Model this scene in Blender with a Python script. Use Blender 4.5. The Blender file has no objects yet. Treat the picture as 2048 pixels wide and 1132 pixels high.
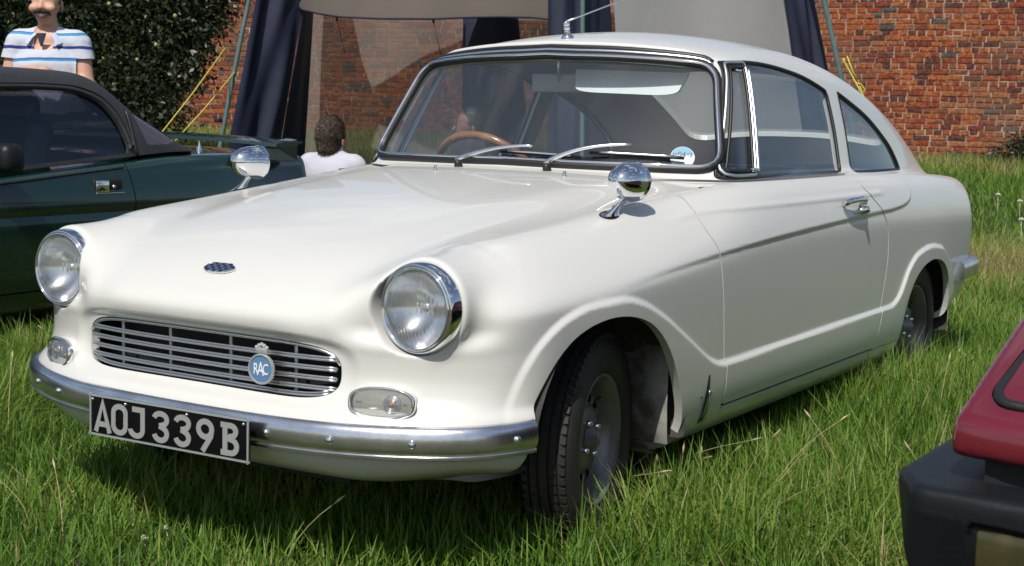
import bpy, bmesh, math, random, time
import numpy as np
from mathutils import Vector, Matrix, Euler
T0=time.time()
random.seed(7); rng=np.random.default_rng(11)
S=bpy.context.scene; COL=S.collection
rad=math.radians
# ------------------------------------------------------------------ camera
CAM=np.array([2.29408573,-2.89864934,1.05733865]); YAW,PITCH,ROLL=rad(32.8623),rad(6.89050),rad(1.19716); FPX=2886.61
def cam_axes():
    f=np.array([-math.sin(YAW)*math.cos(PITCH),math.cos(YAW)*math.cos(PITCH),-math.sin(PITCH)])
    r=np.cross(f,[0,0,1]); r/=np.linalg.norm(r); u=np.cross(r,f); c,s=math.cos(ROLL),math.sin(ROLL)
    return c*r+s*u, -s*r+c*u, f
CR,CU,CF=cam_axes()
cd=bpy.data.cameras.new('camera'); cam=bpy.data.objects.new('camera',cd); COL.objects.link(cam); S.camera=cam
cam.matrix_world=Matrix(((CR[0],CU[0],-CF[0],CAM[0]),(CR[1],CU[1],-CF[1],CAM[1]),(CR[2],CU[2],-CF[2],CAM[2]),(0,0,0,1)))
cd.sensor_width=36; cd.lens=FPX/2048*36; cd.clip_start=.05; cd.clip_end=2000; cd.dof.use_dof=True; cd.dof.focus_distance=4.3; cd.dof.aperture_fstop=13
FH=np.array([-math.sin(YAW),math.cos(YAW),0.]); RH=np.array([math.cos(YAW),math.sin(YAW),0.])
def ray(px,py): return CR*(px-1024)/FPX - CU*(py-566)/FPX + CF
def at(px,py,d):                      # point on the sight line of a photo pixel at horizontal depth d
    v=ray(px,py); return CAM+v*(d/float(v@FH))
def onp(ax,c,px,py):
    v=ray(px,py); return CAM+v*((c-CAM[ax])/v[ax])
def px_of(p):
    q=np.asarray(p)-CAM; return 1024+FPX*(q@CR)/(q@CF), 566-FPX*(q@CU)/(q@CF)
# ------------------------------------------------------------------ light
SUN_DIR=np.array([.175,-.59,.78]); SUN_DIR/=np.linalg.norm(SUN_DIR)      # towards the sun
w=bpy.data.worlds.new('World'); S.world=w; w.use_nodes=True
nt=w.node_tree; nt.nodes.clear()
sky=nt.nodes.new('ShaderNodeTexSky'); sky.sky_type='NISHITA'; sky.sun_disc=False
sky.sun_elevation=math.asin(SUN_DIR[2]); sky.sun_rotation=math.atan2(SUN_DIR[0],SUN_DIR[1])
sky.air_density=1.0; sky.dust_density=1.2; sky.ozone_density=1.2
bg=nt.nodes.new('ShaderNodeBackground'); bg.inputs[1].default_value=.09
wo=nt.nodes.new('ShaderNodeOutputWorld'); 
# scattered fair-weather cloud over the whole dome
tcw=nt.nodes.new('ShaderNodeTexCoord'); mpw=nt.nodes.new('ShaderNodeMapping'); mpw.inputs['Scale'].default_value=(1,1,2.2); nzw=nt.nodes.new('ShaderNodeTexNoise'); nzw.inputs['Scale'].default_value=2.6; nzw.inputs['Detail'].default_value=7; nzw.inputs['Roughness'].default_value=.58
rpw=nt.nodes.new('ShaderNodeValToRGB'); rpw.color_ramp.elements[0].position=.53; rpw.color_ramp.elements[0].color=(0,0,0,1); rpw.color_ramp.elements[1].position=.70; rpw.color_ramp.elements[1].color=(.85,.85,.85,1)
mxw=nt.nodes.new('ShaderNodeMixRGB'); mxw.inputs[2].default_value=(9.,9.1,9.4,1)
nt.links.new(tcw.outputs['Generated'],mpw.inputs[0]); nt.links.new(mpw.outputs[0],nzw.inputs['Vector']); nt.links.new(nzw.outputs[0],rpw.inputs[0]); nt.links.new(rpw.outputs[0],mxw.inputs[0]); nt.links.new(sky.outputs[0],mxw.inputs[1]); nt.links.new(mxw.outputs[0],bg.inputs[0]); nt.links.new(bg.outputs[0],wo.inputs[0])
sl=bpy.data.lights.new('sun','SUN'); sl.energy=4.2; sl.angle=rad(.53); sl.color=(1,.955,.88)
sun=bpy.data.objects.new('sun',sl); COL.objects.link(sun); sun.rotation_euler=Vector(SUN_DIR).to_track_quat('Z','Y').to_euler()
S.view_settings.view_transform='Standard'; S.view_settings.look='None'; S.view_settings.gamma=1; S.view_settings.use_curve_mapping=False
S.view_settings.exposure=0.10
S.render.engine='CYCLES'; S.cycles.max_bounces=10; S.cycles.transparent_max_bounces=24; S.cycles.glossy_bounces=5; S.cycles.diffuse_bounces=4
S.cycles.caustics_reflective=False; S.cycles.caustics_refractive=False
# ------------------------------------------------------------------ materials
def mat(name,col=(.5,.5,.5),rough=.5,metal=0.,spec=.5,coat=0.,noise=None,bump=None,col2=None,scale=8.,emit=None,alpha=None):
    m=bpy.data.materials.new(name); m.use_nodes=True; n=m.node_tree; b=n.nodes['Principled BSDF']
    b.inputs['Base Color'].default_value=(*col,1); b.inputs['Roughness'].default_value=rough; b.inputs['Metallic'].default_value=metal
    b.inputs['Specular IOR Level'].default_value=spec; b.inputs['Coat Weight'].default_value=coat; b.inputs['Coat Roughness'].default_value=.02
    tc=n.nodes.new('ShaderNodeTexCoord')
    if col2 is not None:
        t=n.nodes.new('ShaderNodeTexNoise'); t.inputs['Scale'].default_value=scale; t.inputs['Detail'].default_value=6
        n.links.new(tc.outputs['Object'],t.inputs['Vector'])
        r=n.nodes.new('ShaderNodeValToRGB'); r.color_ramp.elements[0].position=.35; r.color_ramp.elements[1].position=.68
        r.color_ramp.elements[0].color=(*col,1); r.color_ramp.elements[1].color=(*col2,1)
        n.links.new(t.outputs[0],r.inputs[0]); n.links.new(r.outputs[0],b.inputs['Base Color'])
    if bump:
        sc,st,ds=bump
        t=n.nodes.new('ShaderNodeTexNoise'); t.inputs['Scale'].default_value=sc; t.inputs['Detail'].default_value=4
        n.links.new(tc.outputs['Object'],t.inputs['Vector'])
        k=n.nodes.new('ShaderNodeBump'); k.inputs['Strength'].default_value=st; k.inputs['Distance'].default_value=ds
        n.links.new(t.outputs[0],k.inputs['Height']); n.links.new(k.outputs[0],b.inputs['Normal'])
    return m
def thin_glass(name,tint=(.9,.95,.94),ior=1.5,extra=0.0,haze=0.0,hazecol=(.6,.65,.7)):
    m=bpy.data.materials.new(name); m.use_nodes=True; n=m.node_tree; n.nodes.clear()
    o=n.nodes.new('ShaderNodeOutputMaterial'); mx=n.nodes.new('ShaderNodeMixShader'); tr=n.nodes.new('ShaderNodeBsdfTransparent'); gl=n.nodes.new('ShaderNodeBsdfGlossy')
    f0=((ior-1)/(ior+1))**2; ge=n.nodes.new('ShaderNodeNewGeometry'); dt=n.nodes.new('ShaderNodeVectorMath'); dt.operation='DOT_PRODUCT'; n.links.new(ge.outputs['Normal'],dt.inputs[0]); n.links.new(ge.outputs['Incoming'],dt.inputs[1])
    ab=n.nodes.new('ShaderNodeMath'); ab.operation='ABSOLUTE'; n.links.new(dt.outputs['Value'],ab.inputs[0]); om=n.nodes.new('ShaderNodeMath'); om.operation='SUBTRACT'; om.inputs[0].default_value=1; n.links.new(ab.outputs[0],om.inputs[1])
    pw=n.nodes.new('ShaderNodeMath'); pw.operation='POWER'; pw.inputs[1].default_value=5; n.links.new(om.outputs[0],pw.inputs[0]); fr=n.nodes.new('ShaderNodeMath'); fr.operation='MULTIPLY_ADD'; fr.inputs[1].default_value=1-f0; fr.inputs[2].default_value=f0; n.links.new(pw.outputs[0],fr.inputs[0]); gl.inputs['Roughness'].default_value=0.0; tr.inputs[0].default_value=(*tint,1)
    ma=n.nodes.new('ShaderNodeMath'); ma.operation='MULTIPLY_ADD'; ma.inputs[1].default_value=1.7; ma.inputs[2].default_value=extra; ma.use_clamp=True
    n.links.new(fr.outputs[0],ma.inputs[0]); n.links.new(ma.outputs[0],mx.inputs[0]); n.links.new(tr.outputs[0],mx.inputs[1]); n.links.new(gl.outputs[0],mx.inputs[2])
    if haze>0:
        df=n.nodes.new('ShaderNodeBsdfDiffuse'); df.inputs[0].default_value=(*hazecol,1); m2=n.nodes.new('ShaderNodeMixShader'); m2.inputs[0].default_value=haze
        n.links.new(mx.outputs[0],m2.inputs[1]); n.links.new(df.outputs[0],m2.inputs[2]); n.links.new(m2.outputs[0],o.inputs[0])
    else: n.links.new(mx.outputs[0],o.inputs[0])
    return m
M={}
M['white']=mat('cream_white_paint',(.615,.61,.575),.34,0,.5,.6,bump=(30,.02,.002))
M['chrome']=mat('chrome',(.80,.81,.82),.045,1.,bump=(25,.03,.002))
M['worn_chrome']=mat('worn_chrome',(.80,.81,.83),.26,1.,col2=(.60,.61,.63),scale=14,bump=(60,.12,.003))
M['alloy']=mat('polished_aluminium',(.74,.75,.76),.30,1.,bump=(80,.1,.002))
M['rubber']=mat('black_rubber',(.012,.012,.013),.45,bump=(90,.15,.002))
M['tyre']=mat('tyre_rubber',(.014,.014,.014),.62,col2=(.03,.028,.025),scale=6,bump=(140,.3,.003))
M['black']=mat('black_void',(.006,.006,.007),.7)
M['satin']=mat('satin_stainless',(.72,.72,.71),.38,1.)
M['blackp']=mat('black_plastic',(.006,.007,.009),.45,0,.3,col2=(.011,.012,.016),scale=5,bump=(160,.2,.002))
M['under']=mat('dirty_underseal',(.018,.017,.016),.85,col2=(.05,.045,.04),scale=9,bump=(40,.5,.01))
M['splash']=mat('dirty_white_splash_panel',(.44,.44,.41),.7,col2=(.09,.08,.065),scale=9,bump=(30,.3,.004))
M['liner']=mat('grey_headlining',(.42,.43,.43),.9,bump=(60,.2,.003))
M['trim']=mat('dark_interior_trim',(.02,.021,.024),.55,col2=(.035,.035,.04),scale=20)
M['glass']=thin_glass('windscreen_glass',(.90,.94,.94),1.55,.02,.035,(.55,.62,.68))
M['steelwheel']=mat('grey_wheel_paint',(.21,.21,.215),.42,.5,col2=(.12,.117,.112),scale=9)
M['wood']=mat('varnished_wood',(.36,.15,.045),.2,0,.5,.8,col2=(.22,.085,.025),scale=30)
M['visor']=mat('pale_sun_visor',(.72,.75,.74),.6)
M['platebl']=mat('plate_black',(.005,.005,.006),.55,0,.06)
M['platesil']=mat('plate_silver',(.55,.56,.56),.35,.6)
M['blue']=mat('enamel_blue',(.10,.20,.34),.25)
M['palewhite']=mat('pale_enamel',(.75,.78,.78),.4)
# ------------------------------------------------------------------ object helpers
def link(name,me,m=None,parent=None):
    o=bpy.data.objects.new(name,me); COL.objects.link(o)
    if m is not None and len(me.materials)==0: me.materials.append(m)
    if parent is not None: o.parent=parent
    return o
def tag(o,label=None,cat=None,group=None,kind=None):
    for k,v in (('label',label),('category',cat),('group',group),('kind',kind)):
        if v: o[k]=v
    return o
def thing(name,label,cat,loc=(0,0,0),group=None):
    o=bpy.data.objects.new(name,None); COL.objects.link(o); o.location=loc; o.empty_display_size=.1
    return tag(o,label,cat,group)
def mesh(name,V,Fs,smooth=True,normals=None):
    me=bpy.data.meshes.new(name); V=np.asarray(V,dtype=float)
    if isinstance(Fs,np.ndarray):
        k=Fs.shape[1]; n=len(Fs)
        me.vertices.add(len(V)); me.vertices.foreach_set('co',V.ravel())
        me.loops.add(n*k); me.loops.foreach_set('vertex_index',Fs.ravel().astype(np.int32))
        me.polygons.add(n); me.polygons.foreach_set('loop_start',np.arange(0,n*k,k,dtype=np.int32)); me.polygons.foreach_set('loop_total',np.full(n,k,dtype=np.int32))
        me.update(calc_edges=True)
    else:
        me.from_pydata(V.tolist(),[],[list(map(int,f)) for f in Fs])
    if smooth: me.polygons.foreach_set('use_smooth',np.ones(len(me.polygons),dtype=bool))
    if normals is not None:
        me.validate(); me.normals_split_custom_set_from_vertices(np.asarray(normals,dtype=float).tolist())
    return me
class MB:                                        # gathers shapes into ONE mesh
    def __init__(s): s.V=[]; s.F=[]
    def add(s,V,F):
        b=len(s.V); s.V+= [tuple(v) for v in V]; s.F+=[tuple(i+b for i in f) for f in F]; return s
    def grid(s,P,closeu=False,closev=False,flip=False):    # P[nu][nv][3]
        P=np.asarray(P); nu,nv=P.shape[:2]; F=[]
        for i in range(nu if closeu else nu-1):
            for j in range(nv if closev else nv-1):
                a,b,c,d=i*nv+j,((i+1)%nu)*nv+j,((i+1)%nu)*nv+(j+1)%nv,i*nv+(j+1)%nv
                F.append((a,d,c,b) if flip else (a,b,c,d))
        return s.add(P.reshape(-1,3),F)
    def tube(s,pts,r,n=8,closed=False,cap=True,up=None):
        pts=np.asarray(pts,float); m=len(pts); rr=np.full(m,r) if np.isscalar(r) else np.asarray(r,float)
        T=np.roll(pts,-1,0)-np.roll(pts,1,0) if closed else np.gradient(pts,axis=0)
        T/=np.linalg.norm(T,axis=1)[:,None]+1e-12
        u=np.array([0,0,1.]) if up is None else np.asarray(up,float)
        if abs(T[0]@u)>.95: u=np.array([0,1.,0.]) if up is None else np.array([1.,0,0])
        rings=[]; N=np.cross(np.cross(T[0],u),T[0]); N/=np.linalg.norm(N)
        for i in range(m):
            N=N-T[i]*(N@T[i]); N/=np.linalg.norm(N); B=np.cross(T[i],N)
            a=np.arange(n)*2*math.pi/n
            rings.append(pts[i]+rr[i]*(np.cos(a)[:,None]*N+np.sin(a)[:,None]*B))
        b=len(s.V); s.grid(rings,closeu=closed,closev=True)
        if cap and not closed:
            s.F.append(tuple(b+i for i in range(n))); s.F.append(tuple(b+(m-1)*n+i for i in reversed(range(n))))
        return s
    def box(s,c,sz,rot=None,bev=0.):
        h=np.asarray(sz,float)/2
        if bev<=0:
            V=np.array([(x,y,z) for x in(-1,1) for y in(-1,1) for z in(-1,1)],float)*h
            F=[(0,1,3,2),(4,6,7,5),(0,4,5,1),(2,3,7,6),(0,2,6,4),(1,5,7,3)]
        else:
            bm=bmesh.new(); bmesh.ops.create_cube(bm,size=1.0)
            for v in bm.verts: v.co=Vector((v.co.x*sz[0],v.co.y*sz[1],v.co.z*sz[2]))
            bmesh.ops.bevel(bm,geom=bm.edges[:],offset=bev,segments=2,affect='EDGES',profile=.5)
            bm.verts.index_update(); V=np.array([v.co[:] for v in bm.verts]); F=[tuple(v.index for v in f.verts) for f in bm.faces]; bm.free()
        if rot is not None: V=V@np.asarray(rot).T
        return s.add(V+np.asarray(c,float),F)
    def lathe(s,prof,M4=None,n=32,cap=False):      # prof (r,h) about local z
        prof=np.asarray(prof,float); a=np.arange(n)*2*math.pi/n
        P=np.stack([np.outer(prof[:,0],np.cos(a)),np.outer(prof[:,0],np.sin(a)),np.repeat(prof[:,1:2],n,1)],-1)
        if M4 is not None: P=P@np.asarray(M4)[:3,:3].T+np.asarray(M4)[:3,3]
        return s.grid(P,closev=True,flip=True)
    def prism(s,poly,d0,d1,fr):                     # poly 2d, frame (o,ex,ey,ez)
        o,ex,ey,ez=[np.asarray(q,float) for q in fr]; n=len(poly)
        V=[o+ex*x+ey*y+ez*d for d in(d0,d1) for x,y in poly]
        F=[tuple(reversed(range(n))),tuple(range(n,2*n))]+[(i,(i+1)%n,n+(i+1)%n,n+i) for i in range(n)]
        return s.add(V,F)
    def obj(s,name,m,parent=None,smooth=True,angle=None):
        me=bpy.data.meshes.new(name); me.from_pydata([tuple(map(float,v)) for v in s.V],[],s.F)
        if smooth:
            me.polygons.foreach_set('use_smooth',np.ones(len(me.polygons),dtype=bool))
            if angle is not None: me.set_sharp_from_angle(angle=rad(angle))
        return link(name,me,m,parent)
def fix(me):
    bm=bmesh.new(); bm.from_mesh(me); bmesh.ops.recalc_face_normals(bm,faces=bm.faces); bm.to_mesh(me); bm.free()
def axis_frame(o,z,up=(0,0,1)):
    z=np.asarray(z,float); z=z/np.linalg.norm(z); x=np.cross(up,z)
    if np.linalg.norm(x)<1e-6: x=np.array([1.,0,0])
    x/=np.linalg.norm(x); y=np.cross(z,x); m=np.eye(4); m[:3,0]=x; m[:3,1]=y; m[:3,2]=z; m[:3,3]=o; return m
# ------------------------------------------------------------------ smooth tables
def tab(pts,sm=.03,pad=1.0,n=2400):
    p=np.array(sorted(pts),float); xs,ys=p[:,0],p[:,1]; lo,hi=xs[0]-pad,xs[-1]+pad
    g=np.linspace(lo,hi,n); d=np.diff(ys)/np.diff(xs); m=np.empty(len(xs)); m[0],m[-1]=d[0],d[-1]
    for i in range(1,len(xs)-1): m[i]=0 if d[i-1]*d[i]<=0 else 2*d[i-1]*d[i]/(d[i-1]+d[i])
    i=np.clip(np.searchsorted(xs,g)-1,0,len(xs)-2); h=xs[i+1]-xs[i]; t=(g-xs[i])/h
    y=(2*t**3-3*t**2+1)*ys[i]+(t**3-2*t**2+t)*h*m[i]+(-2*t**3+3*t**2)*ys[i+1]+(t**3-t**2)*h*m[i+1]
    y=np.where(g<xs[0],ys[0]+m[0]*(g-xs[0]),np.where(g>xs[-1],ys[-1]+m[-1]*(g-xs[-1]),y))
    s=sm/(g[1]-g[0]); k=np.arange(-int(4*s)-1,int(4*s)+2); kn=np.exp(-.5*(k/max(s,1e-3))**2); kn/=kn.sum()
    yp=np.concatenate([y[0]+(y[1]-y[0])*np.arange(-len(k),0),y,y[-1]+(y[-1]-y[-2])*np.arange(1,len(k)+1)])
    y=np.convolve(yp,kn,'same')[len(k):-len(k)]
    return lambda x:np.interp(x,g,y)
def sst(a,b,x):
    t=np.clip((x-a)/(b-a),0,1); return t*t*t*(t*(6*t-15)+10)
def smax(a,b,k):
    h=np.maximum(k-np.abs(a-b),0)/k; return np.maximum(a,b)+h*h*h*k/6
def smin(a,b,k): return -smax(-a,-b,k)
# ------------------------------------------------------------------ surface nets + clipping
def nets(Fn,lo,hi,h,half=True,c=4,near=2.0):
    lo=np.array(lo,float); hi=np.array(hi,float)
    if half: lo[0]=-1.5*h
    n=(np.ceil((hi-lo)/h/c).astype(int)+1)*c
    def pts(i): return lo+i*h
    ci=np.stack(np.meshgrid(*[np.arange(0,k,c) for k in n],indexing='ij'),-1).reshape(-1,3)
    cp=pts(ci+(c-1)/2); cv=Fn(cp[:,0],cp[:,1],cp[:,2]).reshape([k//c for k in n])
    vals=np.repeat(np.repeat(np.repeat(cv,c,0),c,1),c,2).astype(np.float32)
    idx=np.argwhere(np.abs(vals)<c*h*near)
    for a in range(0,len(idx),400000):
        q=idx[a:a+400000]; p=pts(q); vals[q[:,0],q[:,1],q[:,2]]=Fn(p[:,0],p[:,1],p[:,2])
    s=vals<0
    N=n-1; cnt=np.zeros(N,np.int8)
    for dx in(0,1):
        for dy in(0,1):
            for dz in(0,1): cnt+=s[dx:N[0]+dx,dy:N[1]+dy,dz:N[2]+dz]
    act=(cnt>0)&(cnt<8); cells=np.argwhere(act); vid=-np.ones(N,np.int32); vid[act]=np.arange(len(cells))
    acc=np.zeros((len(cells),3)); num=np.zeros(len(cells))
    cor=[(dx,dy,dz) for dx in(0,1) for dy in(0,1) for dz in(0,1)]
    for a in cor:
        for ax in range(3):
            if a[ax]: continue
            b=list(a); b[ax]=1
            va=vals[cells[:,0]+a[0],cells[:,1]+a[1],cells[:,2]+a[2]]; vb=vals[cells[:,0]+b[0],cells[:,1]+b[1],cells[:,2]+b[2]]
            m=(va<0)!=(vb<0); t=np.where(m,va/(va-vb+1e-20),0); p=np.tile(np.array(a,float),(len(cells),1)); p[:,ax]+=t
            acc+=p*m[:,None]; num+=m
    V=pts(cells)+acc/num[:,None]*h
    Q=[]
    for ax in range(3):
        A=np.take(s,range(0,n[ax]-1),ax); B=np.take(s,range(1,n[ax]),ax); e=np.argwhere(A!=B)
        o1,o2=[(1,2),(2,0),(0,1)][ax]
        ok=(e[:,o1]>0)&(e[:,o2]>0)&(e[:,o1]<N[o1])&(e[:,o2]<N[o2]); e=e[ok]
        def v(d1,d2):
            q=e.copy(); q[:,o1]-=d1; q[:,o2]-=d2; return vid[q[:,0],q[:,1],q[:,2]]
        q=np.stack([v(1,1),v(0,1),v(0,0),v(1,0)],1); fl=~s[e[:,0],e[:,1],e[:,2]]; q[fl]=q[fl][:,::-1]; Q.append(q)
    Q=np.concatenate(Q); Q=Q[(Q>=0).all(1)]
    if half:
        ctr=(cells[:,0]==1); V[ctr,0]=0; keep=cells[:,0]>=1; Q=Q[keep[Q].all(1)]
        used=np.zeros(len(V),bool); used[Q]=True; mp=np.cumsum(used)-1; V=V[used]; ctr=ctr[used]; Q=mp[Q]
    else: ctr=np.zeros(len(V),bool)
    def grad(V,e=.0012):
        g=np.stack([Fn(V[:,0]+e*(a==0),V[:,1]+e*(a==1),V[:,2]+e*(a==2))-Fn(V[:,0]-e*(a==0),V[:,1]-e*(a==1),V[:,2]-e*(a==2)) for a in range(3)],1)/(2*e); return g
    for it in range(3):
        g=grad(V); f=Fn(V[:,0],V[:,1],V[:,2]); st=g*(f/np.maximum((g*g).sum(1),.05))[:,None]
        l=np.linalg.norm(st,axis=1); st*=np.minimum(1,h*.7/np.maximum(l,1e-9))[:,None]; V=V-st; V[ctr,0]=0
    g=grad(V); g[ctr,0]=0; g/=np.linalg.norm(g,axis=1)[:,None]+1e-9
    return V,g,Q
class Skin:                                      # quads + loose polygons sharing one vertex pool, with surface normals
    def __init__(s,V,N,Q,polys=None,cut=None): s.V,s.N,s.Q,s.P,s.cut=V,N,Q,polys or [],cut or []
    def split(s,fn):
        """returns (inside fn<0, outside fn>0)"""
        f=fn(s.V); f=np.where(np.abs(f)<1e-7,1e-7,f); neg=f<0
        qn=neg[s.Q].sum(1); Qi,Qo=s.Q[qn==4],s.Q[qn==0]; mixed=[tuple(q) for q in s.Q[(qn>0)&(qn<4)]]
        Pi,Po=[],[]
        newV,newN,key=[],[],{}; base=len(s.V); ci,co=[],[]
        def cutv(a,b):
            k=(a,b) if a<b else (b,a)
            if k not in key:
                t=f[a]/(f[a]-f[b]); key[k]=base+len(newV); newV.append(s.V[a]+(s.V[b]-s.V[a])*t); n=s.N[a]+(s.N[b]-s.N[a])*t; newN.append(n/(np.linalg.norm(n)+1e-9))
            return key[k]
        for p in s.P+mixed:
            ng=[neg[i] for i in p]
            if all(ng): Pi.append(p); continue
            if not any(ng): Po.append(p); continue
            A,B=[],[]
            for i in range(len(p)):
                a,b=p[i],p[(i+1)%len(p)]; (A if neg[a] else B).append(a)
                if neg[a]!=neg[b]: c=cutv(a,b); A.append(c); B.append(c)
            for L,P,cc in((A,Pi,ci),(B,Po,co)):
                if len(L)>=3:
                    P.append(tuple(L))
                    for i in range(len(L)):
                        if L[i]>=base and L[(i+1)%len(L)]>=base: cc.append((L[i],L[(i+1)%len(L)]))
        V=np.vstack([s.V,np.array(newV).reshape(-1,3)]); N=np.vstack([s.N,np.array(newN).reshape(-1,3)])
        return Skin(V,N,Qi,Pi,s._keep(Pi)+ci),Skin(V,N,Qo,Po,s._keep(Po)+co)
    def _keep(s,P):                               # earlier rim edges stay with whichever side still owns them
        if not s.cut: return []
        es=set()
        for p in P:
            for i in range(len(p)): es.add((p[i],p[(i+1)%len(p)]))
        return [e for e in s.cut if e in es]
    def build(s,name,m,parent,mirror='both',rim=.02,rimdir=None,offset=0.,flipn=False):
        polys=[tuple(q) for q in s.Q]+list(s.P)
        used=np.zeros(len(s.V),bool)
        for p in s.P: used[list(p)]=True
        used[s.Q.ravel()]=True
        mp=np.cumsum(used)-1; V=s.V[used]+s.N[used]*offset; N=s.N[used]
        F=[tuple(mp[i] for i in p) for p in polys]
        if rim and s.cut:
            cv=sorted({i for e in s.cut for i in e}); loc={v:i for i,v in enumerate(cv)}; nb=len(V); k=len(cv)
            P0=s.V[cv]+s.N[cv]*offset; D=-s.N[cv]*rim if rimdir is None else np.tile(np.asarray(rimdir,float),(k,1))
            P1=P0+D; RN=np.zeros((k,3))
            for a,b in s.cut:
                t=s.V[b]-s.V[a]; nn=np.cross(t,s.N[a]); RN[loc[a]]+=nn; RN[loc[b]]+=nn
            RN/=np.linalg.norm(RN,axis=1)[:,None]+1e-9
            V=np.vstack([V,P0,P1]); N=np.vstack([N,RN,RN])
            F+=[(nb+loc[b],nb+loc[a],nb+k+loc[a],nb+k+loc[b]) for a,b in s.cut]
        if mirror in('both','right'):
            V2=V*[-1,1,1]; N2=N*[-1,1,1]; F2=[tuple(reversed(p)) for p in F]
            if mirror=='right': V,N,F=V2,N2,F2
            else:
                n0=len(V); V=np.vstack([V,V2]); N=np.vstack([N,N2]); F=F+[tuple(i+n0 for i in p) for p in F2]
        me=bpy.data.meshes.new(name)
        lt=np.array([len(p) for p in F],np.int32); li=np.fromiter((i for p in F for i in p),np.int32)
        me.vertices.add(len(V)); me.vertices.foreach_set('co',V.ravel()); me.loops.add(len(li)); me.loops.foreach_set('vertex_index',li)
        me.polygons.add(len(F)); me.polygons.foreach_set('loop_start',np.concatenate([[0],np.cumsum(lt)[:-1]]).astype(np.int32)); me.polygons.foreach_set('loop_total',lt)
        me.update(calc_edges=True); me.polygons.foreach_set('use_smooth',np.ones(len(F),dtype=bool))
        me.normals_split_custom_set_from_vertices(N.tolist())
        return link(name,me,m,parent)
# ================================================================== the white coupe : body surface
pf=tab([(0,0),(.1,.001),(.25,.009),(.35,.022),(.45,.047),(.55,.088),(.65,.14),(.72,.19),(.8,.26)],.03)
y0f=tab([(.15,-.54),(.20,-.58),(.25,-.635),(.30,-.668),(.345,-.684),(.385,-.688),(.41,-.682),(.425,-.668),(.44,-.652),(.46,-.638),(.50,-.630),(.545,-.632),(.575,-.642),(.60,-.652),(.64,-.664),(.70,-.68)],.008)
zcb=tab([(-.76,.50),(-.72,.548),(-.69,.585),(-.66,.612),(-.62,.645),(-.555,.687),(-.45,.735),(-.3,.778),(0,.832),(.3,.865),(.5,.882),(.62,.888),(.9,.886),(2.0,.88),(3,.84)],.035)
crest=tab([(-.7,.725),(-.6,.738),(-.45,.753),(-.27,.775),(0,.80),(.2,.82),(.45,.842),(.75,.868),(1.2,.879),(1.5,.878),(2.3,.855),(2.8,.832),(3.05,.812),(3.2,.790)],.05)
xcr=tab([(-.6,.578),(-.45,.585),(0,.59),(.5,.612),(.8,.64),(1.5,.65),(2.3,.65),(2.8,.63),(3.2,.61)],.06)
Xt=tab([(.12,.60),(.17,.645),(.20,.668),(.25,.705),(.29,.722),(.35,.733),(.42,.738),(.5,.742),(.6,.746),(.70,.748),(.75,.742),(.80,.728),(.84,.708),(.87,.682),(.89,.655),(.92,.60)],.012)
Wo=tab([(-.7,-.10),(-.5,-.042),(-.37,-.020),(-.2,-.008),(0,0),(.5,.002),(1.5,.004),(2.3,0),(2.8,-.02),(3.15,-.05)],.05)
nf=tab([(-1,1),(-.5,1),(0,1),(.35,.75),(.7,.15),(.9,0),(1.2,0),(3.5,0)],.06)
crf=tab([(-.50,.36),(-.44,.44),(-.404,.516),(-.35,.580),(-.28,.616),(-.179,.636),(-.048,.639),(.037,.624),(.151,.582),(.287,.515),(.391,.460),(.46,.428),(.52,.414),(.60,.413),(.93,.417),(1.592,.423),(1.86,.425),(1.93,.445),(1.97,.48),(2.017,.535),(2.115,.585),(2.263,.602),(2.40,.590),(2.50,.55),(2.60,.48),(2.70,.40),(2.8,.33)],.012)
swg=tab([(-.25,.62),(-.08,.648),(.1,.671),(.384,.692),(.783,.715),(1.31,.735),(1.545,.742),(1.80,.748),(1.95,.757),(2.03,.772),(2.08,.80),(2.10,.84),(2.12,.90)],.015)
swa=tab([(-.9,0),(-.3,0),(-.12,0),(.25,.75),(.6,1),(1.9,1),(2.06,.8),(2.12,0),(2.3,0),(3.3,0)],.04)
Zbt=tab([(-.75,.315),(-.62,.275),(-.5,.255),(-.3,.22),(0,.195),(2.1,.195),(2.45,.255),(2.7,.32),(3.1,.40),(3.3,.43)],.05)
Yrt=tab([(.2,2.85),(.3,2.98),(.4,3.06),(.5,3.105),(.6,3.115),(.70,3.105),(.776,3.095),(.83,3.06),(.9,3.0)],.03)
GA,GZ,GB=.384,.4975,.0590                                   # grille opening
HLX,HLY,HLZ=.542,-.524,.646                                 # headlamp
HLN=np.array([-.02,-1,.02]); HLN/=np.linalg.norm(HLN)
def grille_r(x,z): return (np.abs(x/GA)**8+np.abs((z-GZ-.006*(1-(x/GA)**2))/GB)**3.2)**.3125
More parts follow.
